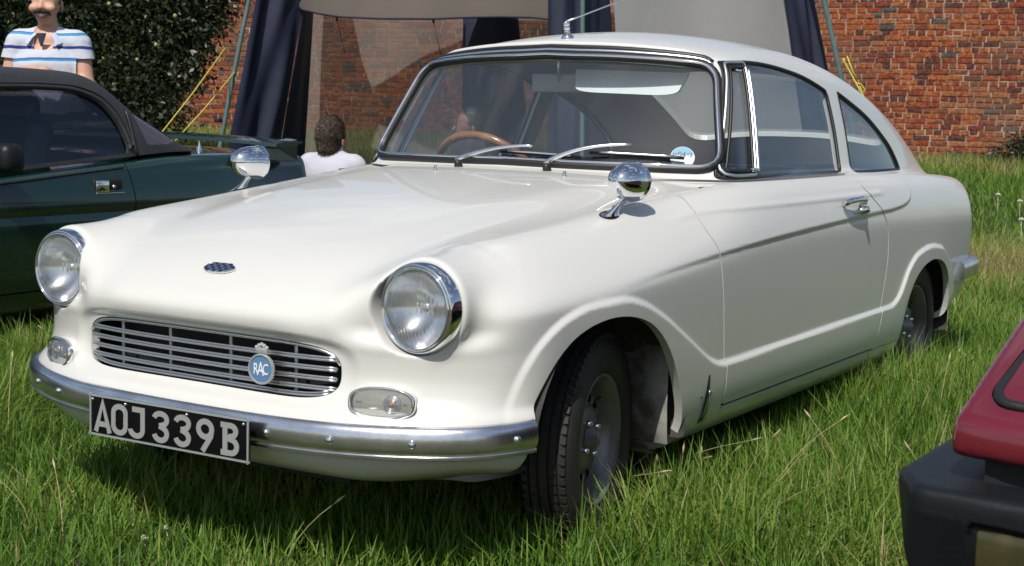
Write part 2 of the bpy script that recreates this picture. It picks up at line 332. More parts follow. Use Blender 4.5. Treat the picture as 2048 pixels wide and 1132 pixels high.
def Flow(x,y,z):
    ax=np.abs(x)
    cr=crest(y); zz=z-(cr-.878)*sst(.48,.72,z)
    X=Xt(zz)+Wo(y)-.062*nf(y)*sst(.70,.90,zz)
    # lower flare (arch lips and sill panel standing proud), swage step, upper crease
    c=crf(y); e=.004; sl=(crf(y+e)-crf(y-e))/(2*e); d=(c-z)/np.sqrt(1+sl*sl)
    X=X+.0105*sst(-.007,.014,d)*(1-.20*sst(.03,.16,d))*sst(2.75,2.6,y)*sst(-.50,-.38,y)
    s=z-swg(y); X=X+swa(y)*.0062*sst(-.011,.011,s)*np.exp(-np.maximum(s,0)/.075)
    u=z-.808+.02*sst(.6,.2,y); X=X+.0035*np.exp(-(u/.008)**2)*sst(.28,.42,y)*sst(1.82,1.7,y)
    # shelf above the bumper end
    X=X+.016*sst(.448,.408,z)*sst(-.24,-.40,y)
    gs=ax-X
    rec=.010*sst(1.42,1.02,grille_r(ax,z))
    rec=rec+.034*sst(.20,.095,np.hypot(ax-HLX,z-HLZ))*sst(.545,.61,z)
    gf=(y0f(z)+pf(ax)+rec-y)*.97
    body=smax(gs,gf,.14+.045*sst(.46,.70,z))
    ys=y-pf(ax)*.50
    zb=zcb(ys)-.055*ax*ax
    xc=xcr(y); xv=xc-.30+.06*sst(-.2,.5,y)
    g=sst(xv,xc-.005,ax); Zt=zb+(cr-zb)*g-1.6*np.maximum(ax-xc,0)**2
    Zt=Zt-.004*np.exp(-((ax-(xc-.17))/.07)**2)*sst(.25,-.35,y)         # hollow beside the wing
    gt=(z-Zt)*.9
    body=smax(body,gt,.055+.085*sst(.20,.42,ax)*sst(-.25,-.45,y))
    yr=Yrt(z)-.16*(ax/.7)**4
    body=smax(body,(y-yr)*.97,.085)
    body=smax(body,(Zbt(y)+.045*sst(-.36,-.62,y)*0+.055*sst(.35,.74,ax)*sst(-.22,-.42,y)-z)*.95,.10)
    # headlamp pocket
    q=np.hypot(ax-HLX,z-HLZ); cyl=smax(q-.0975,(y-(HLY+.021)),.010)
    body=smax(body,-cyl,.012)
    return smin(body,smax(smax(q-.1045,(HLY+.006)-y,.022),y+.36,.02),.035)
Ywc=tab([(.7,.47),(.89,.60),(1.0,.672),(1.1,.739),(1.235,.832),(1.3,.88)],.04)
Wst=tab([(.75,.69),(.80,.668),(.87,.642),(1.0,.605),(1.1,.573),(1.2,.535),(1.3,.48)],.04)
Wsy=tab([(.5,0),(1.0,0),(1.6,0),(2.0,-.012),(2.3,-.035),(2.6,-.075),(3.0,-.15),(3.2,-.2)],.08)
Zrt=tab([(.60,1.17),(.70,1.205),(.80,1.243),(.87,1.264),(.95,1.280),(1.1,1.300),(1.3,1.312),(1.5,1.310),(1.75,1.287),(2.0,1.240),(2.2,1.188),(2.5,1.085),(2.8,.963),(3.1,.835),(3.25,.77)],.06)
def Fgreen(x,y,z):
    ax=np.abs(x)
    gw=(Ywc(z)+.36*ax*ax+.28*ax**4-y)*.82
    gs=(ax-Wst(z)-Wsy(y))*.95
    gr=(z-Zrt(y)+.26*ax*ax)*.93
    return np.maximum(smax(smax(smax(gw,gs,.06),gr,.05+.03*sst(1.0,1.5,y)),y-3.05,.05),.80-z)
def Fcar(x,y,z): return smin(Flow(x,y,z),Fgreen(x,y,z),.035)
def poly_sd(P,u,v):
    P=np.asarray(P,float); d=np.full(u.shape,1e9); ins=np.zeros(u.shape,bool); n=len(P)
    for i in range(n):
        a,b=P[i],P[(i+1)%n]; e=b-a; wx,wy=u-a[0],v-a[1]; t=np.clip((wx*e[0]+wy*e[1])/(e@e),0,1)
        d=np.minimum(d,(wx-e[0]*t)**2+(wy-e[1]*t)**2)
        c=(a[1]>v)!=(b[1]>v); ins^= c&(u<(b[0]-a[0])*(v-a[1])/((b[1]-a[1]) if b[1]!=a[1] else 1e-9)+a[0])
    return np.where(ins,-1,1)*np.sqrt(d)
def rounded(P,r=.03,n=5):
    """polygon with its corners rounded: (x,y) or (x,y,r)"""
    out=[]; N=len(P)
    for i in range(N):
        p=np.array(P[i][:2],float); a=np.array(P[i-1][:2],float); b=np.array(P[(i+1)%N][:2],float); q=P[i][2] if len(P[i])>2 else r
        la,lb=np.linalg.norm(a-p),np.linalg.norm(b-p); k=min(q,la*.49,lb*.49)
        if k<1e-4: out.append(p); continue
        A,B=p+(a-p)/la*k,p+(b-p)/lb*k
        for t in np.linspace(0,1,n): out.append((1-t)**2*A+2*t*(1-t)*p+t*t*B)
    return np.array(out)
HB=.0064
V,N,Q=nets(Fcar,(0,-.80,.10),(.80,3.20,1.36),HB)
fn=np.cross(V[Q[:,1]]-V[Q[:,0]],V[Q[:,2]]-V[Q[:,0]]); bad=(fn*N[Q].mean(1)).sum(1)<0; Q[bad]=Q[bad][:,::-1]
print('skin',len(V),len(Q),bad.sum(),time.time()-T0)
skin=Skin(V,N,Q)
car=thing('coupe','cream white sixties coupe with round headlamps parked on the grass','car')
# --- openings
ARF=rounded([(-.40,.0,.0),(-.405,.30),(-.392,.42,.05),(-.353,.475,.05),(-.312,.525,.05),(-.258,.565,.05),(-.187,.589,.05),(-.097,.600,.05),(.005,.592,.05),(.105,.562,.05),(.190,.500,.05),(.249,.422,.05),(.296,.338,.05),(.322,.275,.05),(.345,.17,.0),(.35,0,0)],.03,4)
ARR=rounded([(1.99,0,0),(1.998,.25,.03),(2.004,.307,.04),(2.018,.40,.05),(2.085,.487,.05),(2.172,.532,.05),(2.292,.552,.05),(2.42,.535,.05),(2.50,.495,.05),(2.55,.43,.05),(2.585,.33,.03),(2.60,0,0)],.03,4)
def f_arch(P):
    f=np.minimum(poly_sd(ARF,P[:,1],P[:,2]),poly_sd(ARR,P[:,1],P[:,2])); return np.where(P[:,0]<.50,np.maximum(f,.5-P[:,0]),f)
def f_grille(P): return np.where(P[:,1]<-.45,grille_r(P[:,0],P[:,2])-1,1.)*.05
WSH=rounded([(-.5,.9035,0),(.30,.9000,.1),(.603,.899,.06),(.512,1.190,.055),(.40,1.2025,.1),(.2,1.2145,.1),(-.5,1.2195,0)],.02,7)
def f_ws(P): return np.where((P[:,1]<1.02)&(P[:,2]>.88),poly_sd(WSH,P[:,0],P[:,2]),1.)
SWN=rounded([(.748,.874,.012),(1.612,.874,.012),(1.645,1.00,.05),(1.664,1.139,.02),(1.50,1.182,.1),(1.3,1.206,.1),(1.12,1.2145,.08),(.935,1.206,.012)],.02,5)
QWN=rounded([(1.700,.870,.012),(2.305,.864,.012),(2.29,.90,.04),(2.235,.955,.06),(2.03,1.058,.1),(1.758,1.139,.012),(1.735,1.00,.05)],.02,5)
def f_sw(P): return np.where((P[:,0]>.4),poly_sd(SWN,P[:,1],P[:,2]),1.)
def f_qw(P): return np.where((P[:,0]>.3),poly_sd(QWN,P[:,1],P[:,2]),1.)
DOOR=rounded([(.530,.871,.01),(.478,.850,.03),(.448,.800,.05),(.450,.754,.05),(.473,.690,.06),(.499,.606,.06),(.522,.486,.06),(.538,.410,.05),(.547,.291,.012),(1.728,.291,.02),(1.745,.35,.05),(1.778,.49,.06),(1.800,.60,.06),(1.765,.72,.05),(1.68,.775,.05),(1.605,.825,.04),(1.585,.871,.01)],.03,5)
def f_door(P,g=0.): return np.where(P[:,0]>.45,poly_sd(DOOR,P[:,1],P[:,2])-g,1.)
FCL=[(-3,-1),(.535,-1),(.547,.291)]+[tuple(p) for p in DOOR if p[1]>.291 and p[0]<.56][::-1]+[(.530,.871),(.53,3),(-3,3)]
def ycowl(x): return .455+.075*(x/.62)**2
def f_front(P):                                  # rear edge of the one-piece tilting nose
    ax=P[:,0]; y=P[:,1]; z=P[:,2]
    side=np.interp(z,[.1,.291,.41,.486,.606,.69,.754,.80,.85,.871],[.545,.546,.537,.521,.498,.472,.449,.447,.478,.53])
    yy=np.where(z>.865,np.maximum(ycowl(ax),0),side)
    top=ycowl(np.minimum(ax,.62)); k=sst(.60,.635,ax); return y-(top*(1-k)+side*k)
_,skin=skin.split(f_arch)
grl,skin=skin.split(f_grille)
_,skin=skin.split(lambda P:np.where((P[:,1]<HLY+.06)&(P[:,1]>-.62),np.hypot(P[:,0]-HLX,P[:,2]-HLZ)-.0925,1.))
wsg,skin=skin.split(f_ws)
swg_,skin=skin.split(f_sw)
qwg,skin=skin.split(f_qw)
RWN=rounded([(-1,2.02,0),(.36,2.04,.08),(.43,2.72,.10),(-1,2.80,0)],.05,6)
def f_rw(P): return np.where(P[:,2]>.9,poly_sd(RWN,P[:,0],P[:,1]),1.)
rwg,skin=skin.split(f_rw)
GAP=.0028
door,skin=skin.split(lambda P:f_door(P,-GAP)); _,skin=skin.split(lambda P:f_door(P,GAP))
front,skin=skin.split(lambda P:f_front(P)+GAP); _,skin=skin.split(lambda P:f_front(P)-GAP*1.5)
sill,skin=skin.split(lambda P:np.where(P[:,0]>.45,np.maximum(P[:,2]-.289,np.maximum(.4-P[:,1],P[:,1]-2.2)),1.)); 
_,sill=sill.split(lambda P:-(P[:,2]-.2855))

bonnet=front.build('bonnet',M['white'],car,'both',.022)
shell=skin.build('body_shell',M['white'],car,'both',.022)
wg=wsg.build('windscreen',M['glass'],car,'both',0,offset=-.006)
rwg.build('rear_window',M['glass'],car,'both',0,offset=-.006)
doors=[]
for sd in('one','right'):
    sill.build('sill',M['white'],car,sd,.006)
    dr=door.build('door',M['white'],car,sd,.022); doors.append(dr)
    swg_.build('side_window',M['glass'],car,sd,0,offset=-.006)
    qwg.build('quarter_window',M['glass'],car,sd,0,offset=-.006)
# ================================================================== fittings of the coupe
def root(fn,lo,hi,n=160,it=40):
    t=np.linspace(lo,hi,n); f=fn(t); i=np.argmax((f[:-1]>0)&(f[1:]<=0)); a,b=t[i],t[i+1]
    for _ in range(it):
        m=.5*(a+b); a,b=(m,b) if fn(np.array([m]))[0]>0 else (a,m)
    return .5*(a+b)
one=lambda v,t: np.full_like(t,v)
def grad3(p,F=Fcar,e=.002):
    g=np.array([F(np.array([p[0]+e*(i==0)]),np.array([p[1]+e*(i==1)]),np.array([p[2]+e*(i==2)]))[0]-F(np.array([p[0]-e*(i==0)]),np.array([p[1]-e*(i==1)]),np.array([p[2]-e*(i==2)]))[0] for i in range(3)]); return g/np.linalg.norm(g)
def y_at(x,z,lo=-.95,hi=1.4): return root(lambda t:Fcar(one(x,t),t,one(z,t)),lo,hi)
def z_at(x,y): return root(lambda t:Fcar(one(x,t),one(y,t),t),1.45,.2)
def x_at(y,z): return root(lambda t:Fcar(t,one(y,t),one(z,t)),.95,.2)
def hit(px,py,lo=1.5,hi=6.):
    v=ray(px,py); t=root(lambda t:Fcar(CAM[0]+v[0]*t,CAM[1]+v[1]*t,CAM[2]+v[2]*t),lo,hi,500); return CAM+v*t
def mirror_x(P): return np.asarray(P)*[-1,1,1]
# --- windscreen rubber and bright strip
h=np.array([p for p in WSH if p[0]>-.01]); h[:,0]=np.maximum(h[:,0],0)
def ws_loop(inset,lift):
    c=np.array([0,1.06]); P=[]
    hh=np.vstack([[0,.9035],h,[0,1.219]])
    d=np.gradient(hh,axis=0); nrm=np.stack([d[:,1],-d[:,0]],1); nrm/=np.linalg.norm(nrm,axis=1)[:,None]+1e-9
    hh=hh-nrm*inset; hh[:,0]=np.maximum(hh[:,0],0)
    L=np.concatenate([[0],np.cumsum(np.linalg.norm(np.diff(hh,axis=0),axis=1))]); s=np.linspace(0,L[-1],90); hh=np.stack([np.interp(s,L,hh[:,0]),np.interp(s,L,hh[:,1])],1)
    for x,z in hh:
        y=y_at(x,z,.2,1.5); p=np.array([x,y,z]); P.append(p+grad3(p)*lift)
    P=np.array(P); return np.vstack([P,mirror_x(P[1:-1][::-1])])
MB().tube(ws_loop(0.,.0015),.0135,8,closed=True).obj('windscreen_seal',M['rubber'],car)
MB().tube(ws_loop(.0045,.0125),.0048,8,closed=True).obj('windscreen_trim',M['chrome'],car)
# --- roof front edge: black tube painted as the shade in the rain channel under a thick white lip
wl=ws_loop(0.,0.); top_=np.array(sorted([p for p in wl if p[2]>1.17],key=lambda p:p[0]))
def header(dz,lift):
    P=[]
    for p in top_:
        a=np.array([abs(p[0]),p[1],p[2]]); n=grad3(a); u=np.array([0,0,1.])-n*n[2]; u/=np.linalg.norm(u); q=a+u*dz
        for _ in range(4): g=grad3(q); q=q-g*float(Fcar(*[np.array([c]) for c in q])[0])
        q=q+grad3(q)*lift; P.append([q[0]*np.sign(p[0]),q[1],q[2]])
    return np.array(P)
MB().tube(header(.0215,.001),.0062,8).obj('header_strip',M['alloy'],car)
MB().tube(header(.0335,.0015),.0085,8).obj('channel_shade',M['rubber'],car)
lp=header(.049,.002); MB().tube(lp,.0105*np.clip(np.minimum(np.arange(len(lp)),np.arange(len(lp))[::-1])/6.,.25,1),10).obj('roof_lip',M['white'],car)
def outline_loop(poly,inset,lift,xsgn=1,n=120,F=Fgreen):
    hh=np.vstack([poly,poly[:1]]); c=poly.mean(0)
    d=np.roll(poly,-1,0)-np.roll(poly,1,0); nn=np.stack([d[:,1],-d[:,0]],1); nn/=np.linalg.norm(nn,axis=1)[:,None]+1e-9
    if ((poly-c)*nn).sum()<0: nn=-nn
    q=poly-nn*inset; q=np.vstack([q,q[:1]]); L=np.concatenate([[0],np.cumsum(np.linalg.norm(np.diff(q,axis=0),axis=1))]); s=np.linspace(0,L[-1],n,endpoint=False)
    out=[]
    for y,z in zip(np.interp(s,L,q[:,0]),np.interp(s,L,q[:,1])):
        x=root(lambda t:F(t,one(y,t),one(z,t)),.95,.1); p=np.array([x,y,z]); p=p+grad3(p,F)*lift; out.append([p[0]*xsgn,p[1],p[2]])
    return np.array(out)
for sx in(1,-1):
    MB().tube(outline_loop(SWN,.003,-.003,sx),.0055,6,closed=True).obj('window_seal',M['rubber'],car)
    MB().tube(outline_loop(QWN,.003,-.002,sx),.0055,6,closed=True).obj('window_seal',M['rubber'],car)
    # front quarterlight in its bright frame
    ql=rounded([(.752,.884,.03),(.905,.884,.008),(1.075,1.192,.008),(1.000,1.190,.012)],.01,4) if False else rounded([(.760,.884,.035),(.925,.884,.008),(1.055,1.204,.008),(.943,1.199,.012)],.01,4)
    fr=MB().tube(outline_loop(ql,.0,.003,sx,70),.0055,6,closed=True).obj('quarterlight_frame',M['satin'],car)
    MB().tube(outline_loop(ql,.013,.002,sx,70),.0052,6,closed=True).obj('quarterlight_seal',M['rubber'],fr)
    a=outline_loop(np.array([(.938,.876),(.942,.878),(1.073,1.209),(1.069,1.209)]),0,.003,sx,80)[2:38]
    MB().tube(a,.0058,6).obj('division_bar',M['satin'],fr)
    c=outline_loop(np.array([(.90,.893),(.935,.893),(.935,.903),(.90,.903)]),0,.006,sx,4).mean(0); MB().box(c,(.012,.035,.012),None,.003).obj('catch',M['chrome'],fr)
    c=outline_loop(np.array([(.965,1.170),(1.0,1.170),(1.0,1.182),(.965,1.182)]),0,.006,sx,4).mean(0); MB().box(c,(.012,.03,.010),None,.003).obj('hinge',M['chrome'],fr)
# --- headlamps
def lens_mesh(R,dome,fl,thick,n=150,m=36):
    mb=MB(); xs=-np.cos(np.linspace(.02,math.pi-.02,n))*R*.999; xs=np.linspace(-R*.999,R*.999,n); P=[];B=[]
    for x in xs:
        yy=np.sqrt(max(R*R-x*x,0))*np.linspace(-1,1,m); r2=(x*x+yy*yy)/R**2; z=dome*(1-r2)
        e=np.clip((1-r2)*6,0,1)
        fz=fl*np.cos(2*math.pi*x/.0095)*e*(.55+.45*np.sign(np.sin(yy*95+.4)))
        P.append(np.stack([np.full(m,x),yy,z],1)); B.append(np.stack([np.full(m,x),yy,z-thick+fz],1))
    mb.grid(B,flip=False); return mb
    # edge ring
    P=np.array(P);B=np.array(B)
    for j in(0,-1): mb.grid([P[:,j],B[:,j]],flip=(j==0))
    for i in(0,-1): mb.grid([P[i],B[i]],flip=(i!=0))
    return mb
M['lens']=bpy.data.materials.new('headlamp_glass'); M['lens'].use_nodes=True; b=M['lens'].node_tree.nodes['Principled BSDF']
b.inputs['Transmission Weight'].default_value=1; b.inputs['IOR'].default_value=1.45; b.inputs['Roughness'].default_value=.02; b.inputs['Base Color'].default_value=(.96,.98,.98,1)
M['lens']=thin_glass('headlamp_glass',(.95,.97,.97),1.5,.03,.085,(.75,.77,.78))  # white diffuse share stands in for sunlight scattered by the flutes
nl=M['lens'].node_tree; mxl=[n for n in nl.nodes if n.type=='MIX_SHADER' and n.inputs[1].links[0].from_node.type=='BSDF_TRANSPARENT'][0]; tl_=mxl.inputs[1].links[0].from_node
rfl=nl.nodes.new('ShaderNodeBsdfRefraction'); rfl.inputs['IOR'].default_value=1.35; rfl.inputs['Roughness'].default_value=.0; m9=nl.nodes.new('ShaderNodeMixShader'); m9.inputs[0].default_value=.62
nl.links.new(tl_.outputs[0],m9.inputs[1]); nl.links.new(rfl.outputs[0],m9.inputs[2]); nl.links.new(m9.outputs[0],mxl.inputs[1])
M['reflector']=mat('lamp_reflector',(.90,.91,.92),.16,1.)
M['amber']=mat('amber_bulb',(.5,.16,.02),.2)
for sx in(1,-1):
    fr=axis_frame((sx*HLX,HLY-.007,HLZ),HLN*[sx,1,1])
    rim=MB().lathe([(.088,-.06),(.0955,-.05),(.0965,-.012),(.0962,-.002),(.0950,.009),(.0925,.017),(.0900,.0195),(.0888,.0185),(.0888,.0150),(.0882,.0165),(.0872,.0205),(.0850,.0225),(.0825,.0220),(.0808,.0185),(.0800,.012)],fr,64).obj('headlamp',M['chrome'],car)
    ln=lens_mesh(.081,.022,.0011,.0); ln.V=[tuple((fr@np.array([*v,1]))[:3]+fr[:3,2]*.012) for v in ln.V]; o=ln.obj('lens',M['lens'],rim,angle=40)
    rf=[(r,-.045+.055*(r/.081)**2) for r in np.linspace(.012,.081,14)]
    MB().lathe(rf,fr,40).obj('reflector',M['reflector'],rim)
    MB().lathe([(.0,-.012),(.011,-.012),(.013,-.016),(.013,-.045),(.0,-.045)],fr,16).obj('bulb_shield',M['reflector'],rim)
# --- radiator grille
def ygr(x,z=.512): return float(pf(abs(x)))-.630-.002
gx=lambda k:k*GA
mb=MB(); bk=[]
for z in(.42,.59): bk.append([(x,ygr(x)+.085,z) for x in np.linspace(-.42,.42,20)])
mb.grid(bk,flip=True); mb.grid([[(x,ygr(x)+.0,.42) for x in np.linspace(-.42,.42,20)],bk[0]],flip=True)
for x in(-.42,.42): mb.add([(x,ygr(x)+.02,.44),(x,ygr(x)+.085,.44),(x,ygr(x)+.085,.59),(x,ygr(x)+.02,.59)],[(0,1,2,3)])
mb.obj('grille_backing',M['black'],car)
grille=MB()
def zb_in(x,side):                         # grille opening border height
    k=max(1-abs(x/GA)**8,0)**(1/3.2); return GZ+.006*(1-(x/GA)**2)+side*GB*k
xs=np.linspace(-GA*.992,GA*.992,48)
gt=grille.tube([(x,ygr(x)+.014,zb_in(x,1)-.006) for x in xs],.0042,6).obj('grille',M['alloy'],car)
for k in range(1,6):
    P=[]
    for x in np.linspace(-GA*.972,GA*.972,40):
        lo,hi=zb_in(x,-1)+.002,zb_in(x,1)-.004; zz=GZ+GB-.007-(2*GB-.012)*k/5.0
        if lo<zz<hi: P.append((x,ygr(x)+.010,zz))
    if k==5: P=[(x,ygr(x)+.009,zb_in(x,-1)+.005) for x in np.linspace(-GA*.93,GA*.93,40)]
    mb=MB(); P=np.array(P)
    for dz,r in((.0030,.0024),(-.0028,.0030)): mb.tube(P+[0,0,dz],r,6)
    mb.tube(P+[0,.004,0],.0036,6); mb.obj('grille_bar',M['alloy'],gt)
for x in(-.262,-.098,.088,.268):
    MB().box((x,ygr(x)+.022,GZ+.002),(.0085,.006,2*GB*.93)).obj('upright',M['alloy'],gt,False)
# --- club badge on the grille
def text_mb(txt,size,fr,depth=.001,font=None,align='CENTER',sx=1.):
    cu=bpy.data.curves.new('t','FONT'); cu.body=txt; cu.size=size; cu.extrude=depth; cu.align_x=align; cu.align_y='CENTER'; cu.resolution_u=3
    ob=bpy.data.objects.new('t',cu); COL.objects.link(ob); dg=bpy.context.evaluated_depsgraph_get(); me=ob.evaluated_get(dg).to_mesh()
    V=np.array([v.co[:] for v in me.vertices]); Fc=[tuple(p.vertices) for p in me.polygons]; ob.evaluated_get(dg).to_mesh_clear(); bpy.data.objects.remove(ob); bpy.data.curves.remove(cu)
    V=V*[sx,1,1]; V=V@fr[:3,:3].T+fr[:3,3]; mb=MB(); mb.add(V,Fc); return mb
bc=onp(1,ygr(.25)-.022,523,738); bf=axis_frame(bc,(.12,-1,.02))
badge=MB().lathe([(0,-.002),(.0335,-.002),(.0335,.002),(.032,.0045),(.0295,.0045),(.0285,.002),(0,.002)],bf,40).obj('club_badge',M['platesil'],car,angle=40)
for v in badge.data.vertices: pass
MB().lathe([(.0284,.0022),(0,.0026)],bf,36).obj('enamel',M['blue'],badge)
mb=MB()
for ch,dx,s in(('R',-.0125,.034),('A',0,.042),('C',.0125,.034)):
    f2=bf.copy(); f2[:3,3]=bf[:3,3]+bf[:3,0]*dx+bf[:3,2]*.0032+bf[:3,1]*(-.001); t=text_mb(ch,s,f2,.0006,sx=.62); mb.add(t.V,t.F)
mb.obj('lettering',M['palewhite'],badge,False)
mb=MB()
for q in((-.013,.006),(-.0065,.010),(0,.0125),(.0065,.010),(.013,.006)):
    c=bf[:3,3]+bf[:3,0]*q[0]+bf[:3,1]*(.040+q[1]); mb.lathe([(0,-.005),(.0045,-.002),(.0052,.001),(0,.005)],axis_frame(c,bf[:3,2]),10)
mb.box(bf[:3,3]+bf[:3,1]*.040,(.030,.005,.012),bf[:3,:3]@np.array([[1,0,0],[0,0,1],[0,1,0]]),.001); mb.obj('crown',M['platesil'],badge)
MB().box(bf[:3,3]-bf[:3,2]*.012,(.014,.02,.05)).obj('badge_bracket',M['black'],badge,False)
# --- bonnet emblem : small chequered lozenge
ec=hit(440,538); en=grad3(ec); ef=axis_frame(ec+en*.001,en,(0,1,0)) 
ef[:3,0]=np.array([1,0,0])-en*en[0]; ef[:3,0]/=np.linalg.norm(ef[:3,0]); ef[:3,1]=np.cross(en,ef[:3,0])
em=MB(); 
prof=[]
for k,(s,hh) in enumerate(((1,0),(1,.003),(.93,.0042))):
    prof.append([ef[:3,3]+ef[:3,0]*.046*s*math.cos(a)+ef[:3,1]*.0185*s*math.sin(a)+en*hh for a in np.linspace(0,2*math.pi,40,endpoint=False)])
em.grid(prof,closev=True,flip=True); em.F.append(tuple(range(80,120))); emb=em.obj('bonnet_emblem',M['chrome'],car,angle=30)
mb=MB(); w_=MB()
for i in range(-4,4):
    for j in range(-2,2):
        x,y=(i+.5)*.0102,(j+.5)*.0081
        if (x/.0445)**2+(y/.0175)**2<.93:
            c=ef[:3,3]+ef[:3,0]*x+ef[:3,1]*y+en*.0046; (mb if (i+j)%2 else w_).box(c,(.0098,.0078,.0012),ef[:3,:3])
mb.obj('dark_checks',mat('navy_enamel',(.012,.018,.05),.3),emb,False); w_.obj('pale_checks',M['alloy'],emb,False)
# --- front bumper : alloy blade following the nose, domed bolts
def nose(z,a,gap=0.):                      # outline point at plan angle a
    d=np.array([math.sin(a),-math.cos(a)]); o=np.array([0,-.10])
    t=root(lambda t:Flow(o[0]+d[0]*t,o[1]+d[1]*t,one(z,t)),1.2,.2); p=np.array([d[0]*t,o[1]+d[1]*t,z]); n=grad3(p,Flow); n[2]=0; n/=np.linalg.norm(n); return p+n*gap,n
BZ=.376
aa=np.radians(np.linspace(-68.0,68.0,90)); prof=[(-.004,.031),(.004,.034),(.011,.031),(.017,.022),(.0195,.008),(.0195,-.008),(.017,-.019),(.0125,-.024),(.0125,-.026),(.0155,-.028),(.0150,-.0335),(.010,-.036),(-.004,-.036)]
R=[]
for a in aa:
    p,n=nose(BZ,a,.0); lift=.012*abs(math.sin(a))**6
    R.append([p+n*o+np.array([0,0,zz+lift]) for o,zz in prof])
mb=MB().grid(R,flip=True); k=len(prof); mb.F.append(tuple(range(k))); mb.F.append(tuple(len(aa)*k-1-i for i in range(k)))
bump=mb.obj('front_bumper',M['worn_chrome'],car,angle=50); fix(bump.data)
for a in(-64,-46,-36,-24.5,24.8,36.8,49.5,64.5):
    p,n=nose(BZ,math.radians(a)); lift=.012*abs(math.sin(math.radians(a)))**6
    MB().lathe([(.0,.007),(.004,.0064),(.007,.0045),(.0085,.0015),(.0087,-.002)],axis_frame(p+n*.0185+[0,0,lift],n),18).obj('bumper_bolt',M['chrome'],bump)
# --- number plate
pl0=np.array([0,-.7275,.352]); pfm=np.eye(4); pfm[:3,0]=[1,0,0]; pfm[:3,2]=[0,-1,.02]; pfm[:3,1]=np.cross(pfm[:3,2],pfm[:3,0]); pfm[:3,3]=pl0
pts=[onp(1,pl0[1],*q) for q in((180,787),(498,840),(498,926),(180,868))]
pc=np.mean(pts,0); pw=np.mean([pts[1][0]-pts[0][0],pts[2][0]-pts[3][0]]); ph=np.mean([pts[0][2]-pts[3][2],pts[1][2]-pts[2][2]]); pfm[:3,3]=pc
tilt=math.atan2(pts[1][2]-pts[0][2],pw); pfm[:3,0]=[math.cos(tilt),0,math.sin(tilt)]; pfm[:3,1]=np.cross(pfm[:3,2],pfm[:3,0])
plate=MB().box(pfm[:3,3]-pfm[:3,2]*.003,(pw,ph,.004),pfm[:3,:3],.0012).obj('number_plate',M['platebl'],car,angle=40)
mb=MB(); hw,hh=pw/2,ph/2
for a,b in(((-hw,-hh),(hw,-hh)),((hw,-hh),(hw,hh)),((hw,hh),(-hw,hh)),((-hw,hh),(-hw,-hh))):
    c=pfm[:3,3]+pfm[:3,0]*(a[0]+b[0])/2*.988+pfm[:3,1]*(a[1]+b[1])/2*.95+pfm[:3,2]*.0; sx_=abs(a[0]-b[0])+.004; sy_=abs(a[1]-b[1])+.004
    mb.box(c,(max(sx_,.004),max(sy_,.004),.0036),pfm[:3,:3])
mb.obj('plate_border',M['platesil'],plate,False)
def stroke(mb,pts,wd,o,s,fr,d=.0012):
    P=np.array(pts,float); n=len(P); closed=np.allclose(P[0],P[-1])
    if closed: P=P[:-1]; n-=1
    L=[];Rr=[]
    for i in range(n):
        a=P[i-1] if (closed or i>0) else P[i]; c=P[(i+1)%n] if (closed or i<n-1) else P[i]
        d1=(P[i]-a); d2=(c-P[i]); l1,l2=np.linalg.norm(d1),np.linalg.norm(d2)
        t1=d1/l1 if l1>0 else d2/l2; t2=d2/l2 if l2>0 else t1; t=t1+t2; t/=np.linalg.norm(t); m=np.array([-t[1],t[0]]); k=wd/2/max(m@np.array([-t1[1],t1[0]]),.5)
        L.append(P[i]+m*k); Rr.append(P[i]-m*k)
    def w3(q,h): q=np.asarray(q)*s+o; return fr[:3,3]+fr[:3,0]*q[0]+fr[:3,1]*q[1]+fr[:3,2]*h
    rows=[[w3(q,h) for q in A] for A,h in((L,0),(L,d),(Rr,d),(Rr,0))]
    b=len(mb.V); mb.grid(rows,closev=closed)
    if not closed: mb.F.append((b,b+n,b+2*n,b+3*n)); mb.F.append((b+n-1,b+4*n-1,b+3*n-1,b+2*n-1))
def arc(cx,cy,rx,ry,a0,a1,n=14): return [(cx+rx*math.cos(math.radians(a)),cy+ry*math.sin(math.radians(a))) for a in np.linspace(a0,a1,n)]
Hh,Ww,st=1.,.66,.17; h2=st/2
G={'A':[[(h2*.6,0),(Ww/2,Hh-.06),(Ww-h2*.6,0)],[(.17,.26),(Ww-.17,.26)]],
'O':[[(h2,.3)]+arc(Ww/2,.3,Ww/2-h2,.3-h2,180,360)+[(Ww-h2,.7)]+arc(Ww/2,.7,Ww/2-h2,.3-h2,0,180)+[(h2,.3)]],
'J':[[(.16,1-h2),(Ww-h2,1-h2)][0:1]+[(.28,1-h2),(Ww-h2,1-h2)],[(Ww-h2,1),(Ww-h2,.28)]+arc(Ww/2,.28,Ww/2-h2,.28-h2,0,-180)[1:]],
'3':[arc(Ww/2,.735,Ww/2-h2,.265-h2,170,-70)+[(Ww*.42,.53)],[(Ww*.42,.53)]+arc(Ww/2,.29,Ww/2-h2,.29-h2,70,-170)],
'9':[arc(Ww/2,.68,Ww/2-h2,.32-h2,0,360,22),[(Ww-h2,.66),(Ww-h2-.03,.48),(Ww*.36,0.0)]],
'B':[[(.0,h2),(Ww*.5,h2)]+arc(Ww*.55,.29,Ww*.45-h2,.29-h2,-90,90)+[(.15,.54)],[(.15,.54),(Ww*.5,.54)]+arc(Ww*.53,.75,Ww*.42-h2,.25-h2,-90,90)+[(.0,1-h2)],[(.16,0),(.16,1)]]}
cells=[('A',.034),('O',.146),('J',.258),('3',.412),('3',.548),('9',.688),('B',.836)]
lh=ph*.765
